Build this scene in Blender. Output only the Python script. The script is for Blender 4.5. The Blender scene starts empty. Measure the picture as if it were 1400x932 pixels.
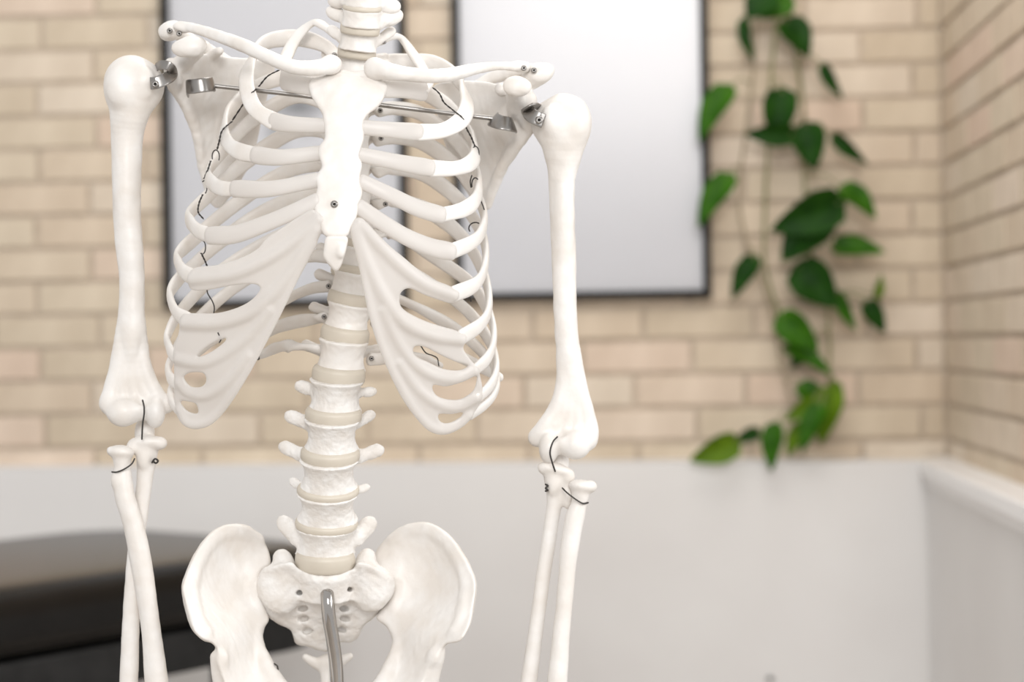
import bpy, math, random
import numpy as np
from mathutils import Matrix

random.seed(7)
rng = np.random.default_rng(7)
scene = bpy.context.scene
col = scene.collection

# ------------------------------------------------------------------ camera, world, lights, exposure
F = 2550.0                                   # focal length in pixels of the 1400 x 932 frame
YAW, ROLL = math.atan(175 / F), 0.014
EYE = np.array([0.0, 0.0, 1.15])
FWD = np.array([-math.sin(YAW), math.cos(YAW), 0.0])
R0 = np.array([math.cos(YAW), math.sin(YAW), 0.0])
U0 = np.array([0.0, 0.0, 1.0])
RGT = R0 * math.cos(ROLL) - U0 * math.sin(ROLL)
UPV = U0 * math.cos(ROLL) + R0 * math.sin(ROLL)
D0 = 1.66                                    # distance of the skeleton's reference plane
S0 = D0 / F                                  # metres per pixel there

cam_data = bpy.data.cameras.new('camera')
cam = bpy.data.objects.new('camera', cam_data)
col.objects.link(cam)
cam.matrix_world = Matrix(((RGT[0], UPV[0], -FWD[0], EYE[0]), (RGT[1], UPV[1], -FWD[1], EYE[1]),
                           (RGT[2], UPV[2], -FWD[2], EYE[2]), (0, 0, 0, 1)))
cam_data.sensor_width = 36.0
cam_data.lens = F / 1400 * 36.0
cam_data.clip_start = 0.05
cam_data.dof.use_dof = True
cam_data.dof.focus_distance = 1.60
cam_data.dof.aperture_fstop = 3.6
scene.camera = cam

world = bpy.data.worlds.new('world')
scene.world = world
world.use_nodes = True
bg = world.node_tree.nodes['Background']
bg.inputs[0].default_value = (1.0, 0.992, 0.985, 1)
bg.inputs[1].default_value = 0.62


def area_light(name, loc, target, sx, sy, power, color):
    d = bpy.data.lights.new(name, 'AREA')
    d.shape = 'RECTANGLE'
    d.size, d.size_y, d.energy, d.color = sx, sy, power, color
    o = bpy.data.objects.new(name, d)
    col.objects.link(o)
    o.location = loc
    v = np.array(target, float) - np.array(loc, float)
    from mathutils import Vector
    o.rotation_euler = Vector(v).to_track_quat('-Z', 'Z').to_euler()
    return o


area_light('assumed_window_light', (0.15, -3.2, 3.2), (-0.2, 2.0, 1.2), 2.1, 1.9, 118, (1.0, 0.992, 0.985))  # assumed window behind the camera, taken from the glass reflection; no opening built
area_light('assumed_window_light', (1.35, 1.2, 1.6), (-0.3, 2.0, 1.1), 0.8, 1.4, 9, (1.0, 0.992, 0.985))  # added side lamp for light from the right; its window is assumed, not modelled
area_light('assumed_ceiling_light', (0.0, 2.5, 2.74), (0.0, 2.5, 0.0), 1.1, 1.1, 13, (1.0, 0.97, 0.93))  # added overhead lamp, assumed from the bright ledge; no fitting built

scene.view_settings.view_transform = 'Standard'
scene.view_settings.look = 'None'
scene.view_settings.gamma = 1.0
scene.view_settings.use_curve_mapping = False
scene.view_settings.exposure = 0.36

# ------------------------------------------------------------------ coordinates
def cam2world(X, Y, Z):
    return EYE + np.outer(np.atleast_1d(X), RGT) + np.outer(np.atleast_1d(Y), UPV) + np.outer(np.atleast_1d(Z), FWD)


def PW(m):
    """modelling space (u, v, w) -> world; one unit is about 0.65 mm, w is depth behind the reference plane"""
    m = np.asarray(m, float).reshape(-1, 3)
    z = D0 + m[:, 2] * S0
    return cam2world((m[:, 0] - 700) / F * z, (466 - m[:, 1]) / F * z, z)


def on_back(px, py, y):
    d = FWD + RGT * (px - 700) / F + UPV * (466 - py) / F
    return EYE + d * y / d[1]


def at_depth(px, py, z):
    return cam2world((px - 700) / F * z, (466 - py) / F * z, z)[0]


# ------------------------------------------------------------------ materials
def new_mat(name):
    m = bpy.data.materials.new(name)
    m.use_nodes = True
    nt = m.node_tree
    b = nt.nodes['Principled BSDF']
    return m, nt, b


def node(nt, t, **kw):
    n = nt.nodes.new(t)
    for k, v in kw.items():
        setattr(n, k, v)
    return n


def noise_col(nt, c1, c2, scale, detail=3, lo=0.35, hi=0.65, coord='Object', stretch=None):
    tc = node(nt, 'ShaderNodeTexCoord')
    src = tc.outputs[coord]
    if stretch:
        mp = node(nt, 'ShaderNodeMapping')
        mp.inputs['Scale'].default_value = stretch
        nt.links.new(src, mp.inputs[0])
        src = mp.outputs[0]
    n = node(nt, 'ShaderNodeTexNoise')
    n.inputs['Scale'].default_value = scale
    n.inputs['Detail'].default_value = detail
    nt.links.new(src, n.inputs['Vector'])
    r = node(nt, 'ShaderNodeValToRGB')
    r.color_ramp.elements[0].position = lo
    r.color_ramp.elements[1].position = hi
    r.color_ramp.elements[0].color = (*c1, 1)
    r.color_ramp.elements[1].color = (*c2, 1)
    nt.links.new(n.outputs['Fac'], r.inputs[0])
    return r.outputs[0], n.outputs['Fac'], src


def bump(nt, b, src, scale, strength, dist, detail=4):
    n = node(nt, 'ShaderNodeTexNoise')
    n.inputs['Scale'].default_value = scale
    n.inputs['Detail'].default_value = detail
    nt.links.new(src, n.inputs['Vector'])
    bp = node(nt, 'ShaderNodeBump')
    bp.inputs['Strength'].default_value = strength
    bp.inputs['Distance'].default_value = dist
    nt.links.new(n.outputs['Fac'], bp.inputs['Height'])
    nt.links.new(bp.outputs[0], b.inputs['Normal'])


def simple(name, c1, c2=None, rough=0.5, metal=0.0, scale=20, spec=0.5, bmp=None):
    m, nt, b = new_mat(name)
    if c2 is None:
        c2 = tuple(min(1, c * 1.06) for c in c1)
    o, f, src = noise_col(nt, c1, c2, scale)
    nt.links.new(o, b.inputs['Base Color'])
    b.inputs['Roughness'].default_value = rough
    b.inputs['Metallic'].default_value = metal
    b.inputs['Specular IOR Level'].default_value = spec
    if bmp:
        bump(nt, b, src, *bmp)
    return m


M = {}
M['bone'] = simple('bone_plastic', (0.725, 0.68, 0.63), (0.79, 0.765, 0.735), 0.42, 0, 35, 0.45, (120, 0.25, 0.002))
M['bone_rough'] = simple('bone_rough', (0.70, 0.66, 0.615), (0.785, 0.765, 0.74), 0.5, 0, 60, 0.4, (160, 0.45, 0.003))
M['disc'] = simple('disc_rubber', (0.55, 0.495, 0.415), (0.61, 0.555, 0.47), 0.42, 0, 25, 0.4)
M['steel'] = simple('steel', (0.26, 0.245, 0.23), (0.34, 0.325, 0.31), 0.3, 1.0, 40)
M['chrome'] = simple('chrome', (0.40, 0.38, 0.36), (0.46, 0.44, 0.42), 0.07, 1.0, 40)
M['dark'] = simple('dark_recess', (0.02, 0.018, 0.015), None, 0.6)
M['wire'] = simple('black_wire', (0.03, 0.027, 0.025), (0.06, 0.055, 0.05), 0.4, 0.3)
M['mortar'] = simple('mortar', (0.45, 0.375, 0.295), (0.54, 0.455, 0.365), 0.95, 0, 30, 0.1, (90, 0.6, 0.004))
M['white_paint'] = simple('white_paint', (0.695, 0.675, 0.66), (0.735, 0.72, 0.705), 0.5, 0, 3, 0.35, (60, 0.1, 0.001))
M['white_trim'] = simple('white_trim', (0.85, 0.84, 0.835), (0.88, 0.87, 0.865), 0.35, 0, 4, 0.45)
M['black_frame'] = simple('black_frame', (0.006, 0.0055, 0.005), (0.010, 0.009, 0.0085), 0.5, 0, 30, 0.2)
M['vinyl'] = simple('black_vinyl', (0.004, 0.0036, 0.0033), (0.006, 0.0055, 0.005), 0.25, 0, 18, 0.30, (220, 0.03, 0.0005))
M['charcoal'] = simple('charcoal_frame', (0.018, 0.018, 0.018), (0.024, 0.024, 0.024), 0.6, 0, 20, 0.15)
M['floor'] = simple('floor_vinyl', (0.42, 0.37, 0.32), (0.50, 0.45, 0.40), 0.5, 0, 2.5, 0.3)
M['stem'] = simple('stem_green', (0.16, 0.17, 0.06), (0.26, 0.25, 0.12), 0.55, 0, 30)
M['twine'] = simple('vine_brown', (0.30, 0.24, 0.15), (0.40, 0.33, 0.22), 0.7, 0, 30)

# cartilage: frosted translucent plastic
m, nt, b = new_mat('frosted_cartilage')
o, f, src = noise_col(nt, (0.80, 0.775, 0.75), (0.85, 0.83, 0.81), 14)
nt.links.new(o, b.inputs['Base Color'])
b.inputs['Roughness'].default_value = 0.32
b.inputs['Specular IOR Level'].default_value = 0.5
tl = node(nt, 'ShaderNodeBsdfTranslucent')
tl.inputs[0].default_value = (0.90, 0.865, 0.825, 1)
mx = node(nt, 'ShaderNodeMixShader')
mx.inputs[0].default_value = 0.38
nt.links.new(b.outputs[0], mx.inputs[1])
nt.links.new(tl.outputs[0], mx.inputs[2])
tr = node(nt, 'ShaderNodeBsdfTransparent')
tr.inputs[0].default_value = (0.96, 0.94, 0.92, 1)
mx2 = node(nt, 'ShaderNodeMixShader')
mx2.inputs[0].default_value = 0.14
nt.links.new(mx.outputs[0], mx2.inputs[1])
nt.links.new(tr.outputs[0], mx2.inputs[2])
nt.links.new(mx2.outputs[0], nt.nodes['Material Output'].inputs[0])
M['cartilage'] = m

# brick: colour differs from brick to brick
m, nt, b = new_mat('cream_brick')
oi = node(nt, 'ShaderNodeObjectInfo')
rp = node(nt, 'ShaderNodeValToRGB')
cr = rp.color_ramp
cr.elements[0].position, cr.elements[0].color = 0.0, (0.575, 0.485, 0.375, 1)
cr.elements[1].position, cr.elements[1].color = 1.0, (0.67, 0.58, 0.475, 1)
for p_, c_ in ((0.3, (0.63, 0.54, 0.425)), (0.55, (0.61, 0.505, 0.395)), (0.8, (0.685, 0.60, 0.50)), (0.93, (0.65, 0.505, 0.405))):
    e_ = cr.elements.new(p_)
    e_.color = (*c_, 1)
nt.links.new(oi.outputs['Random'], rp.inputs[0])
o, f, src = noise_col(nt, (0.90, 0.88, 0.85), (1.06, 1.06, 1.05), 9, 4, 0.3, 0.7, stretch=(1.6, 1.6, 0.7))
mm = node(nt, 'ShaderNodeMix', data_type='RGBA', blend_type='MULTIPLY')
mm.inputs[0].default_value = 1.0
nt.links.new(rp.outputs[0], mm.inputs[6])
nt.links.new(o, mm.inputs[7])
nt.links.new(mm.outputs[2], b.inputs['Base Color'])
b.inputs['Roughness'].default_value = 0.8
b.inputs['Specular IOR Level'].default_value = 0.2
bump(nt, b, src, 130, 0.4, 0.002)
M['brick'] = m

# leaf
def leaf_mat(name, c1, c2):
    m, nt, b = new_mat(name)
    o, f, src = noise_col(nt, c1, c2, 28, 3, 0.3, 0.7)
    nt.links.new(o, b.inputs['Base Color'])
    b.inputs['Roughness'].default_value = 0.45
    b.inputs['Specular IOR Level'].default_value = 0.12
    tl = node(nt, 'ShaderNodeBsdfTranslucent')
    tl.inputs[0].default_value = (c2[0] * 1.5, c2[1] * 1.5, c2[2] * 0.9, 1)
    mx = node(nt, 'ShaderNodeMixShader')
    mx.inputs[0].default_value = 0.22
    nt.links.new(b.outputs[0], mx.inputs[1])
    nt.links.new(tl.outputs[0], mx.inputs[2])
    nt.links.new(mx.outputs[0], nt.nodes['Material Output'].inputs[0])
    return m


M['leaf_dark'] = leaf_mat('leaf_dark', (0.006, 0.035, 0.003), (0.020, 0.085, 0.005))
M['leaf_mid'] = leaf_mat('leaf_mid', (0.020, 0.085, 0.004), (0.060, 0.19, 0.008))
M['leaf_lime'] = leaf_mat('leaf_lime', (0.075, 0.15, 0.006), (0.17, 0.29, 0.014))

# picture print: pale paper, one with a faint grey figure
def print_mat(name, fig):
    m, nt, b = new_mat(name)
    o, f, src = noise_col(nt, (0.76, 0.755, 0.775), (0.80, 0.795, 0.815), 1.5)
    last = o
    for (cx, cz, rx, rz, colr) in fig:
        mp = node(nt, 'ShaderNodeMapping')
        mp.inputs['Location'].default_value = (-cx / rx, 0, -cz / rz)
        mp.inputs['Scale'].default_value = (1 / rx, 0.0, 1 / rz)
        tc = node(nt, 'ShaderNodeTexCoord')
        nt.links.new(tc.outputs['Object'], mp.inputs[0])
        g = node(nt, 'ShaderNodeTexGradient', gradient_type='SPHERICAL')
        nt.links.new(mp.outputs[0], g.inputs[0])
        mm = node(nt, 'ShaderNodeMix', data_type='RGBA')
        nt.links.new(g.outputs['Fac'], mm.inputs[0])
        nt.links.new(last, mm.inputs[6])
        mm.inputs[7].default_value = (*colr, 1)
        last = mm.outputs[2]
    nt.links.new(last, b.inputs['Base Color'])
    b.inputs['Roughness'].default_value = 0.7
    return m


M['print_a'] = print_mat('print_figure', [(0.030, 0.385, 0.075, 0.030, (0.22, 0.22, 0.23)), (-0.015, 0.335, 0.035, 0.05, (0.45, 0.45, 0.46)), (0.045, 0.345, 0.03, 0.03, (0.5, 0.5, 0.51))])
M['print_b'] = print_mat('print_plain', [])
# picture glass: thin clear pane
m, nt, b = new_mat('picture_glass')
nt.nodes.remove(b)
tr = node(nt, 'ShaderNodeBsdfTransparent')
gl = node(nt, 'ShaderNodeBsdfGlossy')
gl.inputs['Roughness'].default_value = 0.2
fr = node(nt, 'ShaderNodeFresnel')
fr.inputs[0].default_value = 1.5
mx = node(nt, 'ShaderNodeMixShader')
nt.links.new(fr.outputs[0], mx.inputs[0])
nt.links.new(tr.outputs[0], mx.inputs[1])
nt.links.new(gl.outputs[0], mx.inputs[2])
nt.links.new(mx.outputs[0], nt.nodes['Material Output'].inputs[0])
M['glass'] = m

# ------------------------------------------------------------------ object helpers
ORIGIN = {}


def origin(o):
    return ORIGIN.get(o.name, np.zeros(3)) if o is not None else np.zeros(3)


def make_mesh(name, V, faces, mats, smooth=True, fmat=None):
    me = bpy.data.meshes.new(name)
    V = np.asarray(V, np.float32)
    if isinstance(faces, np.ndarray):
        n, k = faces.shape
        me.vertices.add(len(V))
        me.vertices.foreach_set('co', V.ravel())
        me.loops.add(n * k)
        me.loops.foreach_set('vertex_index', faces.astype(np.int32).ravel())
        me.polygons.add(n)
        me.polygons.foreach_set('loop_start', np.arange(0, n * k, k, dtype=np.int32))
        me.polygons.foreach_set('loop_total', np.full(n, k, np.int32))
        me.update(calc_edges=True)
    else:
        me.from_pydata(V.tolist(), [], faces)
        me.update()
    for mt in (mats if isinstance(mats, (list, tuple)) else [mats]):
        me.materials.append(mt)
    me.polygons.foreach_set('use_smooth', np.full(len(me.polygons), smooth))
    if fmat is not None:
        me.polygons.foreach_set('material_index', np.asarray(fmat, np.int32))
    return me


def add(name, V, faces, mats, parent=None, smooth=True, fmat=None, kind=None, label=None, cat=None, group=None, org=None):
    """V in world coordinates; the object's origin goes to the middle of its foot (or org)"""
    V = np.asarray(V, float)
    c = np.array(org, float) if org is not None else np.array([*((V.min(0) + V.max(0)) / 2)[:2], V[:, 2].min()])
    o = bpy.data.objects.new(name, make_mesh(name, V - c, faces, mats, smooth, fmat))
    col.objects.link(o)
    o.parent = parent
    o.location = c - origin(parent)
    ORIGIN[o.name] = c
    tag(o, kind, label, cat, group)
    return o


def tag(o, kind=None, label=None, cat=None, group=None):
    if kind: o['kind'] = kind
    if label: o['label'] = label
    if cat: o['category'] = cat
    if group: o['group'] = group
    return o


def empty(name, loc, label=None, cat=None, group=None, parent=None):
    o = bpy.data.objects.new(name, None)
    o.empty_display_size = 0.05
    col.objects.link(o)
    o.parent = parent
    o.location = np.array(loc, float) - origin(parent)
    ORIGIN[o.name] = np.array(loc, float)
    return tag(o, None, label, cat, group)


BOXF = [(0, 1, 2, 3), (4, 7, 6, 5), (0, 4, 5, 1), (1, 5, 6, 2), (2, 6, 7, 3), (3, 7, 4, 0)]


def bevel_box(lo, hi, bv):
    """chamfered box: 24 vertices, 26 faces"""
    lo, hi = np.array(lo, float), np.array(hi, float)
    V, idx = [], {}
    for sx in (0, 1):
        for sy in (0, 1):
            for sz in (0, 1):
                s = (sx, sy, sz)
                for ax in range(3):
                    p = []
                    for k in range(3):
                        e = (lo, hi)[s[k]][k]
                        if k != ax:
                            e += bv if s[k] == 0 else -bv
                        p.append(e)
                    idx[(s, ax)] = len(V)
                    V.append(p)
    Fc = []
    def quad(keys):
        Fc.append([idx[k] for k in keys])
    for ax in range(3):
        a, c = (ax + 1) % 3, (ax + 2) % 3
        for s in (0, 1):
            ks = []
            for (i, j) in ((0, 0), (1, 0), (1, 1), (0, 1)):
                t = [0, 0, 0]; t[ax] = s; t[a] = i; t[c] = j
                ks.append((tuple(t), ax))
            quad(ks if s else ks[::-1])
    for ax in range(3):                      # edges along ax
        a, c = (ax + 1) % 3, (ax + 2) % 3
        for i in (0, 1):
            for j in (0, 1):
                t0 = [0, 0, 0]; t0[a] = i; t0[c] = j
                t1 = list(t0); t1[ax] = 1
                q = [(tuple(t0), a), (tuple(t1), a), (tuple(t1), c), (tuple(t0), c)]
                quad(q if i == j else q[::-1])
    for s in idx:
        if s[1] == 0:
            k = s[0]
            q = [idx[(k, 0)], idx[(k, 1)], idx[(k, 2)]]
            if sum(k) % 2 == 0:
                q = q[::-1]
            Fc.append(q)
    return np.array(V), Fc


def box_at(name, lo, hi, bv, mat, parent=None, **kw):
    V, Fc = bevel_box(lo, hi, bv)
    return add(name, V, Fc, mat, parent, smooth=False, **kw)


# ------------------------------------------------------------------ curve / loft helpers (any space)
def catmull(P, n, closed=False):
    P = np.asarray(P, float)
    N = len(P)
    if N == 2 and not closed:
        t = np.linspace(0, 1, n + 1)[:, None]
        return P[0] * (1 - t) + P[1] * t
    if closed:
        Q = np.vstack([P[-1], P, P[0], P[1]])
        segs = N
    else:
        Q = np.vstack([2 * P[0] - P[1], P, 2 * P[-1] - P[-2]])
        segs = N - 1
    out = []
    for i in range(segs):
        p0, p1, p2, p3 = Q[i:i + 4]
        t = (np.arange(n) / n)[:, None]
        out.append(0.5 * (2 * p1 + (p2 - p0) * t + (2 * p0 - 5 * p1 + 4 * p2 - p3) * t ** 2 + (3 * p1 - p0 - 3 * p2 + p3) * t ** 3))
    out = np.vstack(out)
    if not closed:
        out = np.vstack([out, P[-1]])
    return out


def loft(path, a, bb, out=None, seg=12, sq=1.0, round_ends=True):
    """sweep an ellipse (half axes: a along 'out', bb across) along path; returns V, quads+caps"""
    path = np.asarray(path, float)
    n = len(path)
    T = np.gradient(path, axis=0)
    T /= np.linalg.norm(T, axis=1)[:, None] + 1e-12
    if out is None:
        ref = np.array([0.31, 0.2, 1.0]) if abs(T[:, 2]).mean() < 0.8 else np.array([1.0, 0.3, 0.1])
        N0 = ref - T[0] * (ref @ T[0])
        N0 /= np.linalg.norm(N0)
        O = [N0]
        for i in range(1, n):
            v = O[-1] - T[i] * (O[-1] @ T[i])
            O.append(v / np.linalg.norm(v))
        O = np.array(O)
    else:
        O = np.broadcast_to(np.asarray(out, float), path.shape).copy()
        O -= T * (O * T).sum(1)[:, None]
        O /= np.linalg.norm(O, axis=1)[:, None] + 1e-12
    B = np.cross(T, O)
    a = np.broadcast_to(np.asarray(a, float), (n,)).copy()
    bb = np.broadcast_to(np.asarray(bb, float), (n,)).copy()
    C = path
    if round_ends:
        k = 3
        def endcap(i, sgn):
            e = []
            for j in range(1, k + 1):
                th = j / k * math.pi / 2 * 0.93
                e.append((C[i] + sgn * T[i] * min(a[i], bb[i]) * math.sin(th), O[i], B[i], a[i] * math.cos(th), bb[i] * math.cos(th)))
            return e
        pre, post = endcap(0, -1)[::-1], endcap(n - 1, 1)
        C = np.vstack([[e[0] for e in pre], C, [e[0] for e in post]])
        O = np.vstack([[e[1] for e in pre], O, [e[1] for e in post]])
        B = np.vstack([[e[2] for e in pre], B, [e[2] for e in post]])
        a = np.concatenate([[e[3] for e in pre], a, [e[3] for e in post]])
        bb = np.concatenate([[e[4] for e in pre], bb, [e[4] for e in post]])
    th = np.arange(seg) / seg * 2 * math.pi
    cs, sn = np.cos(th), np.sin(th)
    if sq != 1.0:
        cs, sn = np.sign(cs) * np.abs(cs) ** sq, np.sign(sn) * np.abs(sn) ** sq
    V = C[:, None, :] + O[:, None, :] * (a[:, None] * cs)[..., None] + B[:, None, :] * (bb[:, None] * sn)[..., None]
    m_ = len(C)
    Fc = []
    for i in range(m_ - 1):
        for j in range(seg):
            k = (j + 1) % seg
            Fc.append((i * seg + j, i * seg + k, (i + 1) * seg + k, (i + 1) * seg + j))
    Fc.append(tuple(range(seg))[::-1])
    Fc.append(tuple((m_ - 1) * seg + j for j in range(seg)))
    return V.reshape(-1, 3), Fc


def merge(parts):
    V, Fc, k = [], [], 0
    for v, f in parts:
        V.append(v)
        Fc += [tuple(i + k for i in q) for q in f]
        k += len(v)
    return np.vstack(V), Fc


# ------------------------------------------------------------------ implicit surfaces (bones)
def smin(a, b, k):
    if k <= 0:
        return np.minimum(a, b)
    h = np.maximum(k - np.abs(a - b), 0) / k
    return np.minimum(a, b) - h * h * k * 0.25


class Rbf:
    def __init__(self, pts):
        pts = np.array(pts, float)
        self.c = pts[:, :2] / 100
        n = len(pts)
        d = np.linalg.norm(self.c[:, None] - self.c[None], axis=2)
        K = np.where(d > 0, d * d * np.log(d + 1e-9), 0) + np.eye(n) * 1e-3
        Pm = np.hstack([np.ones((n, 1)), self.c])
        A = np.block([[K, Pm], [Pm.T, np.zeros((3, 3))]])
        self.s = np.linalg.solve(A, np.concatenate([pts[:, 2], np.zeros(3)]))

    def __call__(self, u, v):
        u, v = np.broadcast_arrays(np.asarray(u, float) / 100, np.asarray(v, float) / 100)
        r = self.s[-3] + self.s[-2] * u + self.s[-1] * v
        for i, c in enumerate(self.c):
            d2 = (u - c[0]) ** 2 + (v - c[1]) ** 2
            r = r + self.s[i] * 0.5 * d2 * np.log(d2 + 1e-12)
        return r


def poly_sdf(U, Vv, poly):
    d = np.full(U.shape, 1e9)
    inside = np.zeros(U.shape, bool)
    n = len(poly)
    for i in range(n):
        a, b = poly[i], poly[(i + 1) % n]
        e = b - a
        wx, wy = U - a[0], Vv - a[1]
        t = np.clip((wx * e[0] + wy * e[1]) / (e @ e + 1e-12), 0, 1)
        d = np.minimum(d, (wx - e[0] * t) ** 2 + (wy - e[1] * t) ** 2)
        cond = (a[1] <= Vv) != (b[1] <= Vv)
        if abs(e[1]) > 1e-9:
            xin = a[0] + (Vv - a[1]) / e[1] * e[0]
            inside ^= cond & (U < xin)
    d = np.sqrt(d)
    return np.where(inside, -d, d)


class Field:
    def __init__(self, lo, hi, h=1.7):
        self.lo, self.h = np.array(lo, float), h
        self.n = np.ceil((np.array(hi, float) - self.lo) / h).astype(int) + 1
        self.F = np.full(self.n, 60.0, np.float32)

    def win(self, lo, hi):
        a = np.clip(np.floor((np.array(lo) - self.lo) / self.h).astype(int), 0, self.n - 1)
        b = np.clip(np.ceil((np.array(hi) - self.lo) / self.h).astype(int) + 1, 1, self.n)
        b = np.maximum(b, a + 1)
        s = tuple(slice(a[i], b[i]) for i in range(3))
        g = [(self.lo[i] + self.h * np.arange(a[i], b[i])) for i in range(3)]
        return s, g[0][:, None, None], g[1][None, :, None], g[2][None, None, :]

    def put(self, s, d, k, cut=False):
        d = d.astype(np.float32)
        if cut:
            self.F[s] = -smin(-self.F[s], d, k)
        else:
            self.F[s] = smin(self.F[s], d, k)

    def cone(self, p0, p1, r0, r1, k=4, cut=False, flat=1.0):
        """flat: scale of the depth half-axis"""
        p0, p1 = np.array(p0, float), np.array(p1, float)
        R = max(r0, r1) * max(1, flat) + k + 9
        s, U, Vv, W = self.win(np.minimum(p0, p1) - R, np.maximum(p0, p1) + R)
        q = np.array([1, 1, 1 / flat])
        e = (p1 - p0) * q
        x, y, z = (U - p0[0]), (Vv - p0[1]), (W - p0[2]) * q[2]
        t = np.clip((x * e[0] + y * e[1] + z * e[2]) / (e @ e + 1e-9), 0, 1)
        d = np.sqrt((x - e[0] * t) ** 2 + (y - e[1] * t) ** 2 + (z - e[2] * t) ** 2) - (r0 + (r1 - r0) * t)
        self.put(s, d * min(1, flat), k, cut)
        return self

    def tube(self, pts, k=4, sub=3, cut=False, flat=1.0):
        return self.chain(catmull(np.array(pts, float), sub), k, cut, flat)

    def chain(self, P, k=4, cut=False, flat=1.0):
        """one limb: plain union of its segments, blended into the rest once"""
        P = np.asarray(P, float)
        R = P[:, 3].max() * max(1, flat) + k + 4
        s, U, Vv, W = self.win(P[:, :3].min(0) - R, P[:, :3].max(0) + R)
        g = (U[:, 0, 0], Vv[0, :, 0], W[0, 0, :])
        t = Field([x[0] for x in g], [x[-1] for x in g], self.h)
        t.n = np.array([len(x) for x in g])
        t.F = np.full(t.n, 60.0, np.float32)
        for i in range(len(P) - 1):
            t.cone(P[i, :3], P[i + 1, :3], P[i, 3], P[i + 1, 3], 0, False, flat)
        self.put(s, t.F, k, cut)
        return self

    def ell(self, c, r, k=4, rot=0.0, cut=False, tilt=0.0):
        """ellipsoid; rot turns it in the image plane, tilt about the u axis (degrees)"""
        c, r = np.array(c, float), np.array(r, float)
        R = r.max() + k + 4
        s, U, Vv, W = self.win(c - R, c + R)
        x, y, z = U - c[0], Vv - c[1], W - c[2]
        if rot:
            a = math.radians(rot)
            x, y = x * math.cos(a) + y * math.sin(a), -x * math.sin(a) + y * math.cos(a)
        if tilt:
            a = math.radians(tilt)
            y, z = y * math.cos(a) + z * math.sin(a), -y * math.sin(a) + z * math.cos(a)
        k0 = np.sqrt((x / r[0]) ** 2 + (y / r[1]) ** 2 + (z / r[2]) ** 2)
        k1 = np.sqrt((x / r[0] ** 2) ** 2 + (y / r[1] ** 2) ** 2 + (z / r[2] ** 2) ** 2) + 1e-9
        self.put(s, k0 * (k0 - 1) / k1, k, cut)
        return self

    def drum(self, c, rx, rz, hh, rot, tilt, waist=0.14, k=3, rnd=3.0):
        """waisted elliptic cylinder (vertebral body)"""
        c = np.array(c, float)
        R = max(rx, rz, hh) + 12
        s, U, Vv, W = self.win(c - R, c + R)
        x, y, z = U - c[0], Vv - c[1], W - c[2]
        a = math.radians(rot)
        x, y = x * math.cos(a) + y * math.sin(a), -x * math.sin(a) + y * math.cos(a)
        a = math.radians(tilt)
        y, z = y * math.cos(a) + z * math.sin(a), -y * math.sin(a) + z * math.cos(a)
        prof = 1 - waist * np.clip(1 - (y / (hh * 0.95)) ** 2, 0, 1) ** 0.8
        rho = np.sqrt((x / rx) ** 2 + (z / rz) ** 2)
        d1 = (rho - prof) * np.sqrt(x * x + z * z + 1e-6) / (rho + 1e-6)
        d1 = np.where(rho < 0.05, -min(rx, rz) * 0.9, d1) + rnd
        d2 = np.abs(y) - hh + rnd
        d = np.sqrt(np.maximum(d1, 0) ** 2 + np.maximum(d2, 0) ** 2) + np.minimum(np.maximum(d1, d2), 0) - rnd
        self.put(s, d, k)
        return self

    def sheet(self, poly, depth, t, holes=(), rnd=3.0, k=3, smooth=4, hk=0):
        P = catmull(np.array(poly, float), smooth, True) if smooth else np.array(poly, float)
        dep = Rbf(depth)
        thick = t if callable(t) else None
        wv = dep(P[:, 0], P[:, 1])
        s, U, Vv, W = self.win([P[:, 0].min() - 14, P[:, 1].min() - 14, wv.min() - 60], [P[:, 0].max() + 14, P[:, 1].max() + 14, wv.max() + 60])
        U2, V2 = np.broadcast_arrays(U[:, :, 0], Vv[:, :, 0])
        d2 = poly_sdf(U2, V2, P)
        for hpoly in holes:
            Hq = catmull(np.array(hpoly, float), 4, True)
            d2 = np.maximum(d2, -poly_sdf(U2, V2, Hq))
        w0 = dep(U2, V2)
        g0, g1 = np.gradient(w0, self.h)
        sl = np.sqrt(1 + np.minimum(g0 ** 2 + g1 ** 2, 9))
        tt = thick(U2, V2) if thick else t
        d2 = d2[:, :, None] + rnd
        dw = np.abs(W - w0[:, :, None]) / sl[:, :, None] - (tt[:, :, None] if thick else tt) + rnd
        d = np.sqrt(np.maximum(d2, 0) ** 2 + np.maximum(dw, 0) ** 2) + np.minimum(np.maximum(d2, dw), 0) - rnd
        self.put(s, d, k)
        return self

    def rough(self, amp, wl, seed=0):
        g = [self.lo[i] + self.h * np.arange(self.n[i]) for i in range(3)]
        r = np.random.default_rng(seed)
        acc = 0
        for j in range(4):
            q = r.normal(size=3); q /= np.linalg.norm(q)
            f = 2 * math.pi / (wl * r.uniform(0.6, 1.5))
            ph = r.uniform(0, 6.28, 3)
            acc = acc + np.sin(g[0][:, None, None] * f * q[0] + ph[0] + 1.7 * np.sin(g[2][None, None, :] * f * 0.7 + ph[2])) * \
                np.sin(g[1][None, :, None] * f * q[1] + ph[1] + g[2][None, None, :] * f * q[2])
        self.F += (amp * 0.5 * acc).astype(np.float32)
        return self

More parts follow.
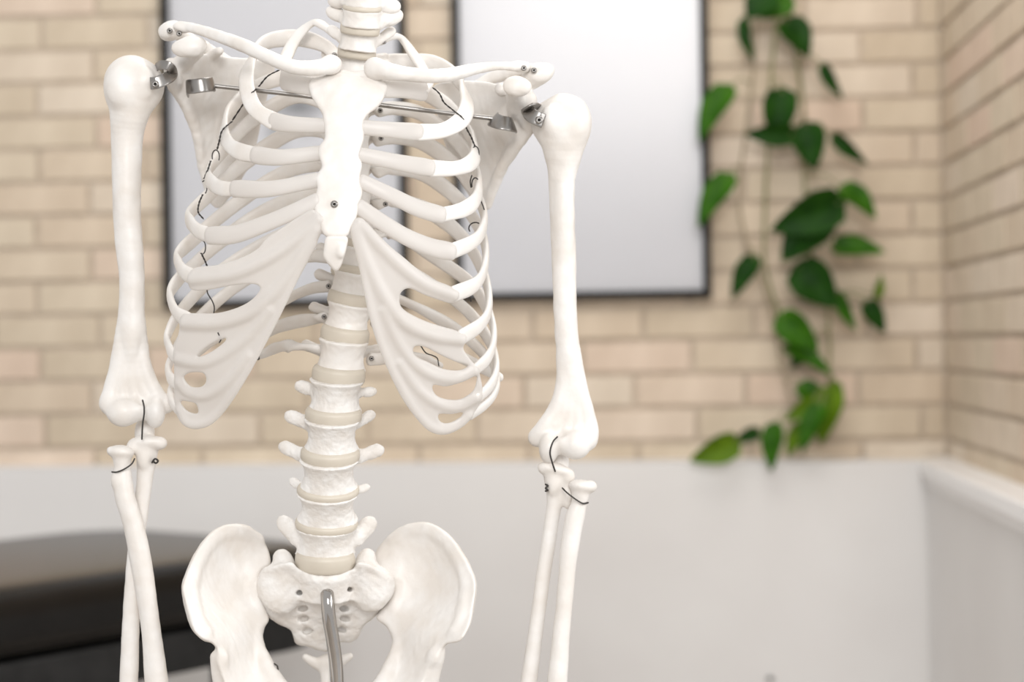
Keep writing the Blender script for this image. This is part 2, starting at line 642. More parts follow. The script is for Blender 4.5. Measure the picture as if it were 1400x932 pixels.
    def mesh(self):
        Fd = np.pad(self.F, 1, constant_values=60.0)
        lo = self.lo - self.h
        s = Fd < 0
        c = [s[i:s.shape[0] - 1 + i, j:s.shape[1] - 1 + j, k:s.shape[2] - 1 + k] for i in (0, 1) for j in (0, 1) for k in (0, 1)]
        cnt = sum(x.astype(np.int8) for x in c)
        act = (cnt > 0) & (cnt < 8)
        I = np.argwhere(act)
        vid = np.full(act.shape, -1, np.int64)
        vid[act] = np.arange(len(I))
        offs = np.array([(i, j, k) for i in (0, 1) for j in (0, 1) for k in (0, 1)])
        val = np.stack([Fd[I[:, 0] + o[0], I[:, 1] + o[1], I[:, 2] + o[2]] for o in offs], 1)
        acc = np.zeros((len(I), 3)); n = np.zeros(len(I))
        for x in range(8):
            for y in range(x + 1, 8):
                if np.abs(offs[x] - offs[y]).sum() != 1:
                    continue
                a, b = val[:, x], val[:, y]
                m = (a < 0) != (b < 0)
                t = np.where(m, a / np.where(m, a - b, 1), 0)
                acc += m[:, None] * (offs[x] + (offs[y] - offs[x]) * t[:, None])
                n += m
        V = lo + self.h * (I + acc / n[:, None])
        Q = []
        for ax in range(3):
            b_, c_ = (ax + 1) % 3, (ax + 2) % 3
            sl0 = [slice(None)] * 3; sl1 = [slice(None)] * 3
            sl0[ax] = slice(0, -1); sl1[ax] = slice(1, None)
            A, B = s[tuple(sl0)], s[tuple(sl1)]
            E = np.argwhere(A != B)
            ok = (E[:, b_] > 0) & (E[:, c_] > 0) & (E[:, b_] < s.shape[b_] - 1) & (E[:, c_] < s.shape[c_] - 1)
            E = E[ok]
            db = np.zeros(3, int); db[b_] = 1
            dc = np.zeros(3, int); dc[c_] = 1
            def g(e): return vid[e[:, 0], e[:, 1], e[:, 2]]
            q = np.stack([g(E - db - dc), g(E - dc), g(E), g(E - db)], 1)
            flip = ~A[E[:, 0], E[:, 1], E[:, 2]]
            q[flip] = q[flip][:, ::-1]
            Q.append(q)
        Q = np.vstack(Q)
        # one light smoothing pass
        for _ in range(2):
            sm = np.zeros_like(V); nn = np.zeros(len(V))
            for i in range(4):
                np.add.at(sm, Q[:, i], V[Q[:, (i + 1) % 4]] + V[Q[:, (i + 3) % 4]])
                np.add.at(nn, Q[:, i], 2)
            V = V * 0.5 + 0.5 * sm / nn[:, None]
        return V, Q


def bone(name, fld, parent, mat='bone', **kw):
    V, Q = fld.mesh()
    return add(name, PW(V), Q, M[mat], parent, **kw)


def piece(name, V, Fc, parent, mat, **kw):
    return add(name, PW(V), [tuple(q) for q in Fc], M[mat] if isinstance(mat, str) else mat, parent, **kw)

# ------------------------------------------------------------------ the room
WY, XR = 3.70, 0.597                         # brick faces: back wall y, right wall x
ZC, COURSE, BL, JOINT = 0.9465, 0.067, 0.219, 0.0095
LEDGE = 0.912
BACKX0, RIGHTY0, TOPZ = -2.6, 2.2, 2.75

wall_back = box_at('wall_back', (BACKX0, WY + 0.005, 0.0), (XR + 0.12, WY + 0.15, TOPZ), 0.002, M['mortar'], kind='structure', label='cream brick back wall above white ledge')
wall_right = box_at('wall_right', (XR + 0.005, RIGHTY0, 0.0), (XR + 0.15, WY + 0.004, TOPZ), 0.002, M['mortar'], kind='structure', label='cream brick side wall at the right edge')

_brick = {}
def brick_mesh(L, axis):
    key = (round(L, 3), axis)
    if key not in _brick:
        h = COURSE - JOINT
        if axis == 0:
            V, Fc = bevel_box((0, -0.0, 0), (L, 0.03, h), 0.0022)
        else:
            V, Fc = bevel_box((0, 0, 0), (0.03, L, h), 0.0022)
        _brick[key] = make_mesh('brick', V, Fc, M['brick'], False)
    return _brick[key]


def lay(parent, axis, lo_edge, hi_edge, inview, phase):
    rest = []
    n0 = math.floor((LEDGE - ZC) / COURSE)
    for i in range(n0, int((TOPZ - ZC) / COURSE)):
        z = ZC + i * COURSE + JOINT / 2
        off = phase + (BL / 2 if i % 2 else 0.0) + random.uniform(-0.012, 0.012)
        k0 = math.floor((lo_edge - off) / BL)
        k = k0
        while True:
            a, e = off + k * BL + JOINT / 2, off + (k + 1) * BL - JOINT / 2
            k += 1
            if a >= hi_edge - 0.015:
                break
            a, e = max(a, lo_edge), min(e, hi_edge)
            if e - a < 0.02:
                continue
            proud = random.uniform(-0.0012, 0.0012)
            if axis == 0:
                loc = np.array([a, WY + proud, z])
            else:
                loc = np.array([XR + proud, a, z])
            if inview(a, e, z):
                o = bpy.data.objects.new('brick', brick_mesh(e - a, axis))
                col.objects.link(o)
                o.parent = parent
                o.location = loc - origin(parent)
            else:
                V, Fc = bevel_box((0, 0, 0), (e - a, 0.03, COURSE - JOINT) if axis == 0 else (0.03, e - a, COURSE - JOINT), 0.0022)
                rest.append((V + loc, Fc))
    if rest:
        V, Fc = merge(rest)
        add('outer_bricks', V, Fc, M['brick'], parent, smooth=False, kind='stuff')


jx = on_back(60, 590, WY)[0]
lay(wall_back, 0, BACKX0, XR - 0.004, lambda a, e, z: e > -1.36 and z < 1.86, jx)
lay(wall_right, 1, RIGHTY0, WY + 0.0, lambda a, e, z: e > 2.85 and z < 1.86, WY - 0.06)

# white lower walls and the ledge on top of them
PJ = 0.047
box_at('wainscot_panel', (BACKX0, WY - PJ, 0.0), (XR - PJ + 0.001, WY + 0.003, LEDGE - 0.004), 0.001, M['white_paint'], wall_back, label='smooth white painted lower wall')
box_at('wainscot_panel', (XR - PJ, RIGHTY0, 0.0), (XR + 0.003, WY - PJ + 0.0, LEDGE - 0.004), 0.001, M['white_paint'], wall_right, label='smooth white painted lower wall')
OH = 0.018
def ledge_profile(sgn):
    # (outwards from panel face, z)
    return [(-PJ - 0.001, LEDGE), (OH - 0.004, LEDGE), (OH, LEDGE - 0.004), (OH, LEDGE - 0.026), (OH - 0.002, LEDGE - 0.028),
            (0.008, LEDGE - 0.034), (0.002, LEDGE - 0.050), (0.0, LEDGE - 0.052), (-PJ - 0.001, LEDGE - 0.052)]
pr = ledge_profile(1)
n = len(pr)
V = [(x, WY - PJ - o_, z) for x in (BACKX0, None) for (o_, z) in pr for x in [BACKX0 if x is not None else XR - PJ - o_]]
Fc = [(i, (i + 1) % n, n + (i + 1) % n, n + i) for i in range(n)] + [tuple(range(n))[::-1], tuple(range(n, 2 * n))]
add('trim_1', np.array(V), Fc, M['white_trim'], smooth=False, kind='structure', label='white ledge along the back brick wall')
V = [(XR - PJ - o_, (WY - PJ - o_) if e else RIGHTY0, z) for e in (0, 1) for (o_, z) in pr]
add('trim_2', np.array(V), Fc, M['white_trim'], smooth=False, kind='structure', label='white ledge along the right brick wall')
box_at('trim_3', (XR - PJ - OH - 0.004, RIGHTY0 - 0.05, 0.0), (XR + 0.16, RIGHTY0 + 0.012, TOPZ), 0.004, M['white_trim'], kind='structure', label='white casing at the near end of the right wall')
box_at('floor', (BACKX0, -4.0, -0.1), (XR + 0.15, WY + 0.15, 0.0), 0.001, M['floor'], kind='structure', label='beige vinyl floor')

# small dark raised oval low on the white wall
p = on_back(1053, 928, WY - PJ)
add('wall_spot', *((lambda v, f: (v, f))(*loft([p + (0, 0.001, 0), p + (0, -0.003, 0)], 0.007, 0.005, out=(1, 0, 0), seg=10, round_ends=False))), M['charcoal'], wall_back)

# ------------------------------------------------------------------ pictures
def picture(px0, px1, pyb, ztop, prn, label):
    a = on_back(px0, pyb, WY - 0.02)
    e = on_back(px1, pyb, WY - 0.02)
    x0, x1, z0, z1 = a[0], e[0], a[2], ztop
    y0, y1 = WY - 0.024, WY - 0.0015
    fw = 0.0155
    root = empty('picture_frame', ((x0 + x1) / 2, WY - 0.012, z0), label, 'picture', 'framed prints on the brick wall')
    for nm, lo, hi in (('frame_rail', (x0, y0, z0), (x1, y1, z0 + fw)), ('frame_rail', (x0, y0, z1 - fw), (x1, y1, z1)),
                       ('frame_stile', (x0, y0, z0 + fw), (x0 + fw, y1, z1 - fw)), ('frame_stile', (x1 - fw, y0, z0 + fw), (x1, y1, z1 - fw))):
        box_at(nm, lo, hi, 0.0012, M['black_frame'], root)
    box_at('print', (x0 + fw, y1 - 0.006, z0 + fw), (x1 - fw, y1 - 0.003, z1 - fw), 0.0003, M[prn], root, label='pale grey-white print')
    gx = [(x0 + fw, y1 - 0.011, z0 + fw), (x1 - fw, y1 - 0.011, z0 + fw), (x1 - fw, y1 - 0.011, z1 - fw), (x0 + fw, y1 - 0.011, z1 - fw)]
    add('glass_pane', np.array(gx), [(0, 1, 2, 3)], M['glass'], root, smooth=False, label='clear glass pane')
    return root


picture(224, 559, 422, 1.93, 'print_a', 'black framed pale print behind the ribcage, left of the two')
picture(622, 973, 412, 1.93, 'print_b', 'black framed pale print beside the trailing plant, right of the two')

# ------------------------------------------------------------------ treatment table
def cw(X, Z):
    return (R0 * X + FWD * Z)[:2]

ta = R0 * 0.60 + FWD * 0.80
ta = ta[:2]
tb = np.array([-ta[1], ta[0]])
TC = cw(-0.285, 3.24)                        # far right corner of the table top
TL, TWD = 1.85, 0.62


def round_rect(inset, rad, nseg=9):
    """outline in table axes: along -ta (0..TL), across tb (0..TWD)"""
    pts = []
    x0, x1, y0, y1 = inset, TL - inset, inset, TWD - inset
    r = max(rad - inset, 0.012)
    for cx, cy, a0 in ((x1 - r, y1 - r, 0), (x0 + r, y1 - r, 90), (x0 + r, y0 + r, 180), (x1 - r, y0 + r, 270)):
        for i in range(nseg):
            t = math.radians(a0 + 90 * i / (nseg - 1))
            pts.append((cx + r * math.cos(t), cy + r * math.sin(t)))
    return np.array([TC - ta * p_[0] + tb * p_[1] for p_ in pts])


def stack(rings):
    V, Fc = [], []
    n = len(rings[0][0])
    for xy, z in rings:
        V += [(p_[0], p_[1], z) for p_ in xy]
    for i in range(len(rings) - 1):
        for j in range(n):
            k = (j + 1) % n
            Fc.append((i * n + k, i * n + j, (i + 1) * n + j, (i + 1) * n + k))
    Fc.append(tuple(range(n)))
    Fc.append(tuple((len(rings) - 1) * n + j for j in range(n))[::-1])
    return np.array(V), Fc


tcen = TC - ta * TL / 2 + tb * TWD / 2
table = empty('treatment_table', (tcen[0], tcen[1], 0), 'black padded treatment table with charcoal frame behind the skeleton', 'table')
ZT, ZB = 0.806, 0.698
rings = []
CR = 0.050
hz = (ZT - ZB)
for i in range(13):
    t = math.pi * i / 12 - math.pi / 2
    sx, sz = abs(math.cos(t)) ** 0.8, math.copysign(abs(math.sin(t)) ** 0.8, math.sin(t))
    rings.append((round_rect(CR * (1 - sx), 0.16), (ZT + ZB) / 2 + hz / 2 * sz))
rings.append((round_rect(CR + 0.05, 0.16), ZT + 0.001))
cush = add('padded_top', *stack(rings), M['vinyl'], table, label='glossy black vinyl padding')
seam = np.array([(*p_, ZB + 0.016) for p_ in round_rect(0.0085, 0.16)])
V, Fc = loft(np.vstack([seam, seam[:1]]), 0.003, 0.003, seg=6, out=(0, 0, 1), round_ends=False)
add('piping', V, Fc, M['vinyl'], cush)
add('base_frame', *stack([(round_rect(0.012, 0.15), 0.635), (round_rect(0.008, 0.15), 0.639), (round_rect(0.008, 0.15), 0.694), (round_rect(0.012, 0.15), 0.6985)]), M['charcoal'], table, smooth=False, label='charcoal side frame under the padding')
for s_, t_ in ((0.22, 0.09), (0.22, TWD - 0.09), (TL - 0.22, 0.09), (TL - 0.22, TWD - 0.09)):
    q = TC - ta * s_ + tb * t_
    V, Fc = loft(np.array([(q[0], q[1], 0.0), (q[0], q[1], 0.3), (q[0], q[1], 0.636)]), 0.022, 0.022, seg=12, round_ends=False)
    add('leg', V, Fc, M['charcoal'], table)

# ------------------------------------------------------------------ trailing plant
plant_base = on_back(1065, 628, WY - PJ)
plant = empty('trailing_plant', (plant_base[0], WY - 0.03, LEDGE), 'leafy green vine trailing down the brick wall onto the white ledge', 'plant')


def leaf_shape(nu=9, nv=7):
    """heart-shaped leaf along +x (0..1), width along y; returns grid"""
    V, Fc = [], []
    for i in range(nu):
        t = i / (nu - 1)
        wdt = 0.43 * (math.sin(math.pi * min(1, t ** 0.62)) ** 0.75) * (1 - 0.12 * t) + 0.004
        back = -0.14 * math.exp(-((t - 0.05) / 0.13) ** 2)
        for j in range(nv):
            s = j / (nv - 1) * 2 - 1
            y = s * wdt
            x = t + back * abs(s) ** 1.5
            z = 0.13 * abs(s) ** 1.4 * (wdt / 0.43) - 0.20 * t * t + 0.015 * math.sin(9 * t + 3 * s)
            V.append((x, y, z))
    for i in range(nu - 1):
        for j in range(nv - 1):
            a = i * nv + j
            Fc.append((a, a + nv, a + nv + 1, a + 1))
    V = np.array(V)
    n = len(V)
    V2 = V - np.array([0, 0, 0.012])
    F2 = [tuple(n + i for i in q)[::-1] for q in Fc]
    rim = [i * nv for i in range(nu)] + [(nu - 1) * nv + j for j in range(1, nv)] + [i * nv + nv - 1 for i in range(nu - 2, -1, -1)] + [j for j in range(nv - 2, 0, -1)]
    side = [(rim[i], n + rim[i], n + rim[(i + 1) % len(rim)], rim[(i + 1) % len(rim)])[::-1] for i in range(len(rim))]
    return np.vstack([V, V2]), Fc + F2 + side


LV, LF = leaf_shape()


def leaf(base, tip, wid, out, mat, turn=0.0, lean=0.25):
    """base/tip in pixels; wid = apparent width factor of the blade; out = distance from the wall at the base; lean: tip towards camera"""
    zb = WY - out
    b_ = on_back(*base, zb)
    t0 = on_back(*tip, zb)
    d = t0 - b_
    L2 = np.linalg.norm(d)
    d = d + np.array([0, -1.0, 0]) * lean * L2
    L = np.linalg.norm(d)
    x = d / L
    nrm = np.array([0, -1.0, 0.25])
    nrm -= x * (nrm @ x)
    nrm /= np.linalg.norm(nrm)
    y = np.cross(nrm, x)
    a = math.radians(turn)
    y, nrm = y * math.cos(a) + nrm * math.sin(a), nrm * math.cos(a) - y * math.sin(a)
    V = b_ + L * (LV[:, :1] * x + LV[:, 1:2] * wid * y + LV[:, 2:] * nrm)
    V[:, 1] = np.minimum(V[:, 1], WY - 0.004)
    low = V[:, 2] < LEDGE + 0.006
    V[low, 1] = np.minimum(V[low, 1], WY - PJ - OH - 0.004)
    o = add('leaf', V, LF, M[mat], plant)
    md = o.modifiers.new('sub', 'SUBSURF'); md.levels = md.render_levels = 1
    return b_


D_, G_, Y_ = 'leaf_dark', 'leaf_mid', 'leaf_lime'
leaves = [
    ((1052, -8), (1020, 22), 1.35, 0.06, D_, 10), ((1078, -4), (1040, 24), 1.0, 0.05, G_, -10),
    ((1018, 28), (1024, 84), 0.45, 0.05, D_, 35), ((1075, 30), (1108, 74), 1.0, 0.05, D_, -15),
    ((1126, 90), (1147, 136), 0.45, 0.05, D_, 30), ((996, 122), (951, 186), 0.62, 0.07, G_, 20),
    ((1070, 126), (1058, 196), 0.78, 0.06, D_, 5), ((1082, 184), (1020, 186), 0.62, 0.07, D_, -25),
    ((1102, 172), (1112, 230), 0.95, 0.06, D_, 10), ((1141, 186), (1181, 226), 0.45, 0.05, D_, 30),
    ((998, 243), (950, 303), 0.60, 0.07, G_, 20), ((1152, 258), (1200, 292), 0.80, 0.06, G_, -25),
    ((1146, 278), (1058, 316), 0.72, 0.09, D_, -20), ((1126, 300), (1066, 350), 0.95, 0.07, D_, 15),
    ((1142, 338), (1207, 338), 0.62, 0.07, G_, -15), ((1032, 354), (998, 404), 0.62, 0.06, D_, 15),
    ((1092, 366), (1142, 418), 0.95, 0.06, D_, 10), ((1146, 402), (1166, 452), 0.45, 0.05, G_, 25),
    ((1186, 414), (1208, 454), 0.72, 0.05, D_, 10), ((1198, 406), (1206, 376), 0.55, 0.04, Y_, 20),
    ((1068, 434), (1116, 476), 0.80, 0.06, G_, 15), ((1076, 476), (1138, 504), 0.55, 0.05, G_, -25), ((1110, 470), (1080, 500), 0.8, 0.04, D_, 10),
    ((1094, 528), (1140, 562), 0.70, 0.05, G_, -15), ((1136, 534), (1118, 602), 0.72, 0.06, Y_, 15), ((1112, 548), (1074, 574), 0.62, 0.07, Y_, -15),
    ((1122, 556), (1090, 612), 0.60, 0.08, G_, 25), ((1140, 524), (1142, 584), 0.45, 0.05, Y_, -30), ((1098, 582), (1074, 620), 0.65, 0.06, Y_, 15),
    ((1060, 582), (1050, 640), 0.62, 0.085, G_, 20), ((1036, 590), (1004, 602), 0.7, 0.07, D_, -10),
    ((1006, 604), (946, 630), 0.72, 0.085, Y_, -20),
]
leafbase = []
for L_ in leaves:
    leafbase.append((L_, leaf(*L_)))


def vine(name, pts, r, mat, parent):
    P = np.array([on_back(u, v, WY - o_) for (u, v, o_) in pts])
    V, Fc = loft(catmull(P, 6), r, r, seg=7)
    return add(name, V, Fc, M[mat], parent)


vines = [
    ('stem', [(1062, -150, .05), (1066, -60, .05), (1060, 40, .045), (1054, 110, .04), (1050, 200, .035), (1046, 290, .03), (1046, 360, .03), (1062, 420, .035), (1080, 470, .035)], 0.0032, 'stem'),
    ('stem', [(1076, -150, .04), (1078, -40, .04), (1086, 60, .03), (1098, 140, .03), (1100, 240, .035), (1104, 330, .035), (1128, 400, .03), (1134, 470, .03), (1132, 560, .035)], 0.0030, 'stem'),
    ('stem', [(1040, -150, .03), (1036, -20, .03), (1030, 90, .02), (1020, 180, .02), (1010, 260, .02), (1018, 320, .02), (1040, 380, .025), (1058, 440, .025), (1068, 500, .025), (1084, 560, .035), (1078, 592, .05), (1050, 596, .06), (1010, 606, .07)], 0.0026, 'twine'),
]
vine_pts = []
for nm, pts, r, mt in vines:
    vine(nm, pts, r, mt, plant)
    vine_pts += [np.array(x) for x in catmull(np.array(pts, float), 8)]
vine_pts = np.array(vine_pts)
for L_, b_ in leafbase:                       # leaf stalks to the nearest vine
    u, v = L_[0]
    d = np.hypot(vine_pts[:, 0] - u, vine_pts[:, 1] - (v - 14))
    q = vine_pts[d.argmin()]
    mid = ((u + q[0]) / 2, (v + q[1]) / 2 - 10, (L_[3] + q[2]) / 2 + 0.01)
    vine('leaf_stalk', [tuple(q), mid, (u, v, L_[3])], 0.0016, 'stem', plant)

# ------------------------------------------------------------------ the skeleton
base_xy = PW([(460, 932, 10)])[0][:2]
skel = empty('skeleton_model', (base_xy[0], base_xy[1], 0), 'white plastic anatomical skeleton model hanging on a chrome stand', 'skeleton')

# ---- spine: name, centre (u, v, w), half width, half depth, half height, image roll, tilt towards the viewer
SPINE = [
    ('C5', (497, -22, -46), 23, 20, 12, 3, 8), ('C6', (496, -3, -44), 26, 20, 12.5, 4, 8), ('C7', (494, 25, -38), 27, 21, 12.5, 5, 8),
    ('T1', (490, 56, -24), 27.5, 22, 13.5, 7, 4), ('T2', (486, 87, -6), 25, 23, 14, 6, 0), ('T3', (484, 120, 4), 25, 24, 14.5, 5, -3),
    ('T4', (483, 155, 11), 25, 25, 15.5, 5, -4), ('T5', (482, 193, 14), 26, 26, 16.5, 5, -4), ('T6', (482, 233, 12), 27, 27, 17, 5, -2),
    ('T7', (482, 274, 6), 28, 27, 17.5, 5, 0), ('T8', (482, 314, -4), 28, 28, 17.5, 6, 3), ('T9', (482, 352, -16), 29, 28, 17, 8, 6),
    ('T10', (481, 388, -28), 30, 28, 17, 11, 8), ('T11', (476, 433, -38), 32, 28, 19, 10, 10), ('T12', (468, 485, -46), 35, 28, 21, 6, 12),
    ('L1', (459, 540, -50), 38, 29, 21.5, 3, 16), ('L2', (453.5, 594, -46), 39.5, 29, 22.5, 1, 23), ('L3', (449.5, 647, -34), 41.5, 30, 22, 0, 29),
    ('L4', (447.5, 692, -16), 43.5, 31, 22, 0, 32), ('L5', (445, 739, 4), 42, 31, 21, 0, 25),
]
TP = {  # transverse processes: left and right tips in (u, v) with the inner end
    'L1': ((432, 534, 410, 528, 8), (490, 536, 511, 535, 6)), 'L2': ((424, 578, 397, 570, 9), (486, 578, 508, 568, 7)),
    'L3': ((416, 622, 389, 612, 9), (486, 624, 517, 616, 9)), 'L4': ((412, 664, 398, 658, 5), (486, 670, 503, 666, 5)),
    'L5': ((408, 734, 388, 717, 11), (486, 734, 505, 718, 11)),
    'C5': ((478, -20, 462, -18, 8), (516, -18, 534, -14, 8)), 'C6': ((474, -2, 458, 0, 10), (518, 4, 538, 8, 10)), 'C7': ((474, 24, 454, 17, 9), (518, 27, 540, 22, 11)),
    'T1': ((470, 52, 452, 42, 7), (510, 58, 536, 44, 7)),
}
for i, (nm, c, rx, rz, hh, rot, tilt) in enumerate(SPINE):
    u, v, w = c
    f = Field((u - 78, v - 50, w - 45), (u + 78, v + 62, w + 130), 1.5 if nm[0] in 'LC' or nm in ('T1', 'T2', 'T10', 'T11', 'T12') else 1.9)
    f.drum(c, rx, rz, hh, rot, tilt, 0.20 if nm[0] == 'L' else 0.15 if nm[0] == 'T' else 0.08)
    lum = nm[0] == 'L'
    wb = w + rz
    f.cone((u - rx * 0.55, v - 2, w + rz * 0.6), (u - rx * 0.6, v, wb + 18), 7, 7, 4)
    f.cone((u + rx * 0.55, v - 2, w + rz * 0.6), (u + rx * 0.6, v, wb + 18), 7, 7, 4)
    f.cone((u - rx * 0.6, v, wb + 18), (u, v + 6, wb + 34), 8, 8, 5)
    f.cone((u + rx * 0.6, v, wb + 18), (u, v + 6, wb + 34), 8, 8, 5)
    f.cone((u, v + 6, wb + 34), (u, v + (14 if lum else 34), wb + (66 if lum else 56)), 7, 5, 5)
    for s in (-1, 1):                                             # articular processes
        f.cone((u + s * rx * 0.6, v - hh - 4, wb + 20), (u + s * rx * 0.55, v + hh + 4, wb + 24), 7, 6, 5)
    if nm in TP:
        for (x0, y0, x1, y1, r) in TP[nm]:
            wt = w + (10 if lum else 14)
            f.cone((x0, y0, wt), ((x0 + x1) / 2, (y0 + y1) / 2 + 1, wt + 6), r * 1.25, r * 0.95, 9, flat=0.75)
            f.ell((x1 + (3 if x1 < x0 else -3), y1, wt + 8), (r * 1.35, r * 1.05, r * 0.7), 7, math.degrees(math.atan2(y1 - y0, x1 - x0)))
    else:
        for s in (-1, 1):
            f.cone((u + s * rx * 0.7, v - 4, wb + 14), (u + s * (rx + 14), v - 10 + s * 3, wb + 30), 7, 8, 5)
    if lum or nm in ('T11', 'T12'):                               # raised rough rims
        for e in (-1, 1):
            pass
        f.rough(0.55, 9, i)
    else:
        f.rough(0.4, 12, i)
    bone('vertebra', f, skel, 'bone_rough' if lum else 'bone')

# discs between neighbouring bodies
def drum_mesh(c, rx, rz, hh, rot, tilt, bulge=0.025, seg=40):
    prof = [(0.0, -1), (0.80, -1), (0.95, -0.93), (1.0 + bulge * 0.6, -0.55), (1 + bulge, 0), (1.0 + bulge * 0.6, 0.55), (0.95, 0.93), (0.80, 1), (0.0, 1)]
    th = np.arange(seg) / seg * 2 * math.pi
    a, b_ = math.radians(rot), math.radians(tilt)
    V = []
    for (r, y) in prof:
        r = max(r, 0.02)
        x = np.cos(th) * r * rx
        z = np.sin(th) * r * rz
        yy = np.full(seg, y * hh)
        # inverse of the field rotation: tilt back, then roll
        y2, z2 = yy * math.cos(b_) - z * math.sin(b_), yy * math.sin(b_) + z * math.cos(b_)
        x2, y3 = x * math.cos(a) - y2 * math.sin(a), x * math.sin(a) + y2 * math.cos(a)
        V.append(np.stack([c[0] + x2, c[1] + y3, c[2] + z2], 1))
    V = np.vstack(V)
    Fc = []
    for i in range(len(prof) - 1):
        for j in range(seg):
            k = (j + 1) % seg
            Fc.append((i * seg + j, (i + 1) * seg + j, (i + 1) * seg + k, i * seg + k))
    return V, Fc


allb = SPINE + [('S1', (445, 806, 16), 40, 30, 20, 0, 22)]
for i in range(len(allb) - 1):
    A, B = allb[i], allb[i + 1]
    def endp(s, sg):
        a, t = math.radians(s[5]), math.radians(s[6])
        ax = np.array([-math.sin(a) * math.cos(t), math.cos(a) * math.cos(t), math.sin(t)])
        return np.array(s[1]) + sg * ax * (s[4] - 1.2)
    p0, p1 = endp(A, 1), endp(B, -1)
    c = (p0 + p1) / 2
    rot, tilt = (A[5] + B[5]) / 2, (A[6] + B[6]) / 2
    g = p1 - p0
    hh = max(np.linalg.norm(g) * 0.5 + 0.6, 4.0)
    if A[0] == 'L5':
        c = np.array([444.5, 766, 11]); hh = 12.5; rot, tilt = 0, 20
    V, Fc = drum_mesh(c, (A[2] + B[2]) / 2 * 0.985, (A[3] + B[3]) / 2 * 0.985, hh, rot, tilt)
    piece('spinal_disc', V, Fc, skel, 'disc', label='beige rubber disc' if i == 0 else None)

# ---- screws
def screw(uvw, r, parent, face=(0, 0, -1)):
    c = np.array(uvw, float)
    n = np.array(face, float); n /= np.linalg.norm(n)
    x = np.array([1.0, 0.15, 0]); x -= n * (x @ n); x /= np.linalg.norm(x)
    y = np.cross(n, x)
    prof = [(1.0, -3.0), (1.0, 0.6), (0.86, 1.5), (0.55, 1.9), (0.38, 1.95), (0.34, 0.6), (0.02, 0.5)]
    seg = 16
    V, Fc, fm = [], [], []
    for (a, h) in prof:
        for j in range(seg):
            t = 2 * math.pi * j / seg
            V.append(c + (x * math.cos(t) + y * math.sin(t)) * a * r + n * h * r / 3)
    for i in range(len(prof) - 1):
        for j in range(seg):
            k = (j + 1) % seg
            Fc.append((i * seg + j, i * seg + k, (i + 1) * seg + k, (i + 1) * seg + j))
            fm.append(1 if i >= 4 else 0)
    return piece('screw', np.array(V), Fc, parent, [M['steel'], M['dark']], fmat=fm)


# ---- ribs
CU, CWD = 470.0, -40.0
def rib(pts, hgt, thk, name='rib', parent=None, flat_up=False, fwd=0.0, sub=8, mat='bone', taper=True, ends=(0.8, 1.0)):
    P = catmull(np.array(pts, float), sub)
    cu = 478 if pts[0][1] < 200 else 470
    O = np.stack([P[:, 0] - cu, np.zeros(len(P)), (P[:, 2] - CWD) * 1.0], 1)
    O /= np.linalg.norm(O, axis=1)[:, None]
    O = O + fwd * np.clip((30 - P[:, 2]) / 60, 0, 1)[:, None] * np.array([0, -0.45, -1.0])
    if flat_up:
        O = np.tile(np.array([0.15, -1.0, -0.35]), (len(P), 1))
    s = np.linspace(0, 1, len(P))
    prof = np.interp(s, [0, 0.1, 0.3, 0.8, 1.0], [ends[0], 0.9, 1.0, 1.0, ends[1]])
    wob = 1 + 0.05 * np.sin(s * 17 + pts[0][1]) + 0.03 * np.sin(s * 31 + pts[0][0])
    a = thk * (1 + 0.25 * (1 - s)) * wob
    b_ = hgt * prof * wob
    V, Fc = loft(P, a, b_, O, seg=14, sq=0.85)
    return piece(name, V, Fc, parent or skel, mat)


RIBS_L = {
    1: [(458, 47, 8), (446, 38, 22), (430, 31, 36), (410, 46, 34), (394, 72, 4), (390, 92, -40), (404, 108, -78)],
    2: [(460, 78, 18), (446, 64, 40), (420, 54, 62), (392, 52, 70), (360, 60, 46), (340, 90, -4), (338, 122, -54), (350, 150, -88), (375, 166, -108)],
    3: [(458, 118, 34), (438, 108, 62), (400, 104, 88), (352, 118, 84), (318, 148, 40), (306, 176, -8), (312, 196, -56), (328, 207, -92), (350, 212, -118)],
    4: [(458, 152, 40), (436, 138, 70), (396, 134, 96), (340, 168, 84), (300, 212, 36), (284, 238, -14), (292, 252, -70), (306, 258, -104), (324, 258, -124)],
    5: [(457, 190, 42), (436, 178, 74), (392, 184, 100), (330, 226, 84), (280, 272, 36), (258, 294, -16), (262, 306, -66), (272, 316, -96), (290, 322, -116)],
    6: [(456, 232, 40), (436, 224, 72), (388, 236, 98), (326, 276, 82), (268, 324, 32), (243, 348, -20), (244, 360, -62), (252, 372, -88), (268, 380, -106)],
    7: [(455, 274, 34), (430, 266, 66), (372, 284, 94), (312, 322, 78), (256, 370, 30), (234, 396, -20), (234, 412, -56), (242, 428, -78), (258, 438, -92)],
    8: [(454, 314, 22), (424, 310, 56), (366, 330, 86), (300, 372, 72), (248, 424, 28), (229, 458, -16), (231, 474, -44), (236, 484, -60), (246, 492, -72)],
    9: [(452, 352, 10), (424, 350, 44), (372, 362, 76), (306, 404, 66), (254, 456, 30), (232, 496, -8), (231, 512, -32), (236, 520, -48), (246, 526, -60)],
    10: [(450, 391, -2), (424, 395, 26), (384, 412, 54), (318, 446, 52), (262, 488, 26), (236, 528, -8), (234, 544, -26), (238, 554, -38), (246, 562, -48)],
    11: [(446, 435, -12), (420, 437, 14), (380, 447, 34), (340, 470, 38), (296, 500, 26)],
    12: [(438, 478, -22), (412, 474, -4), (382, 474, 12), (354, 487, 18)],
}
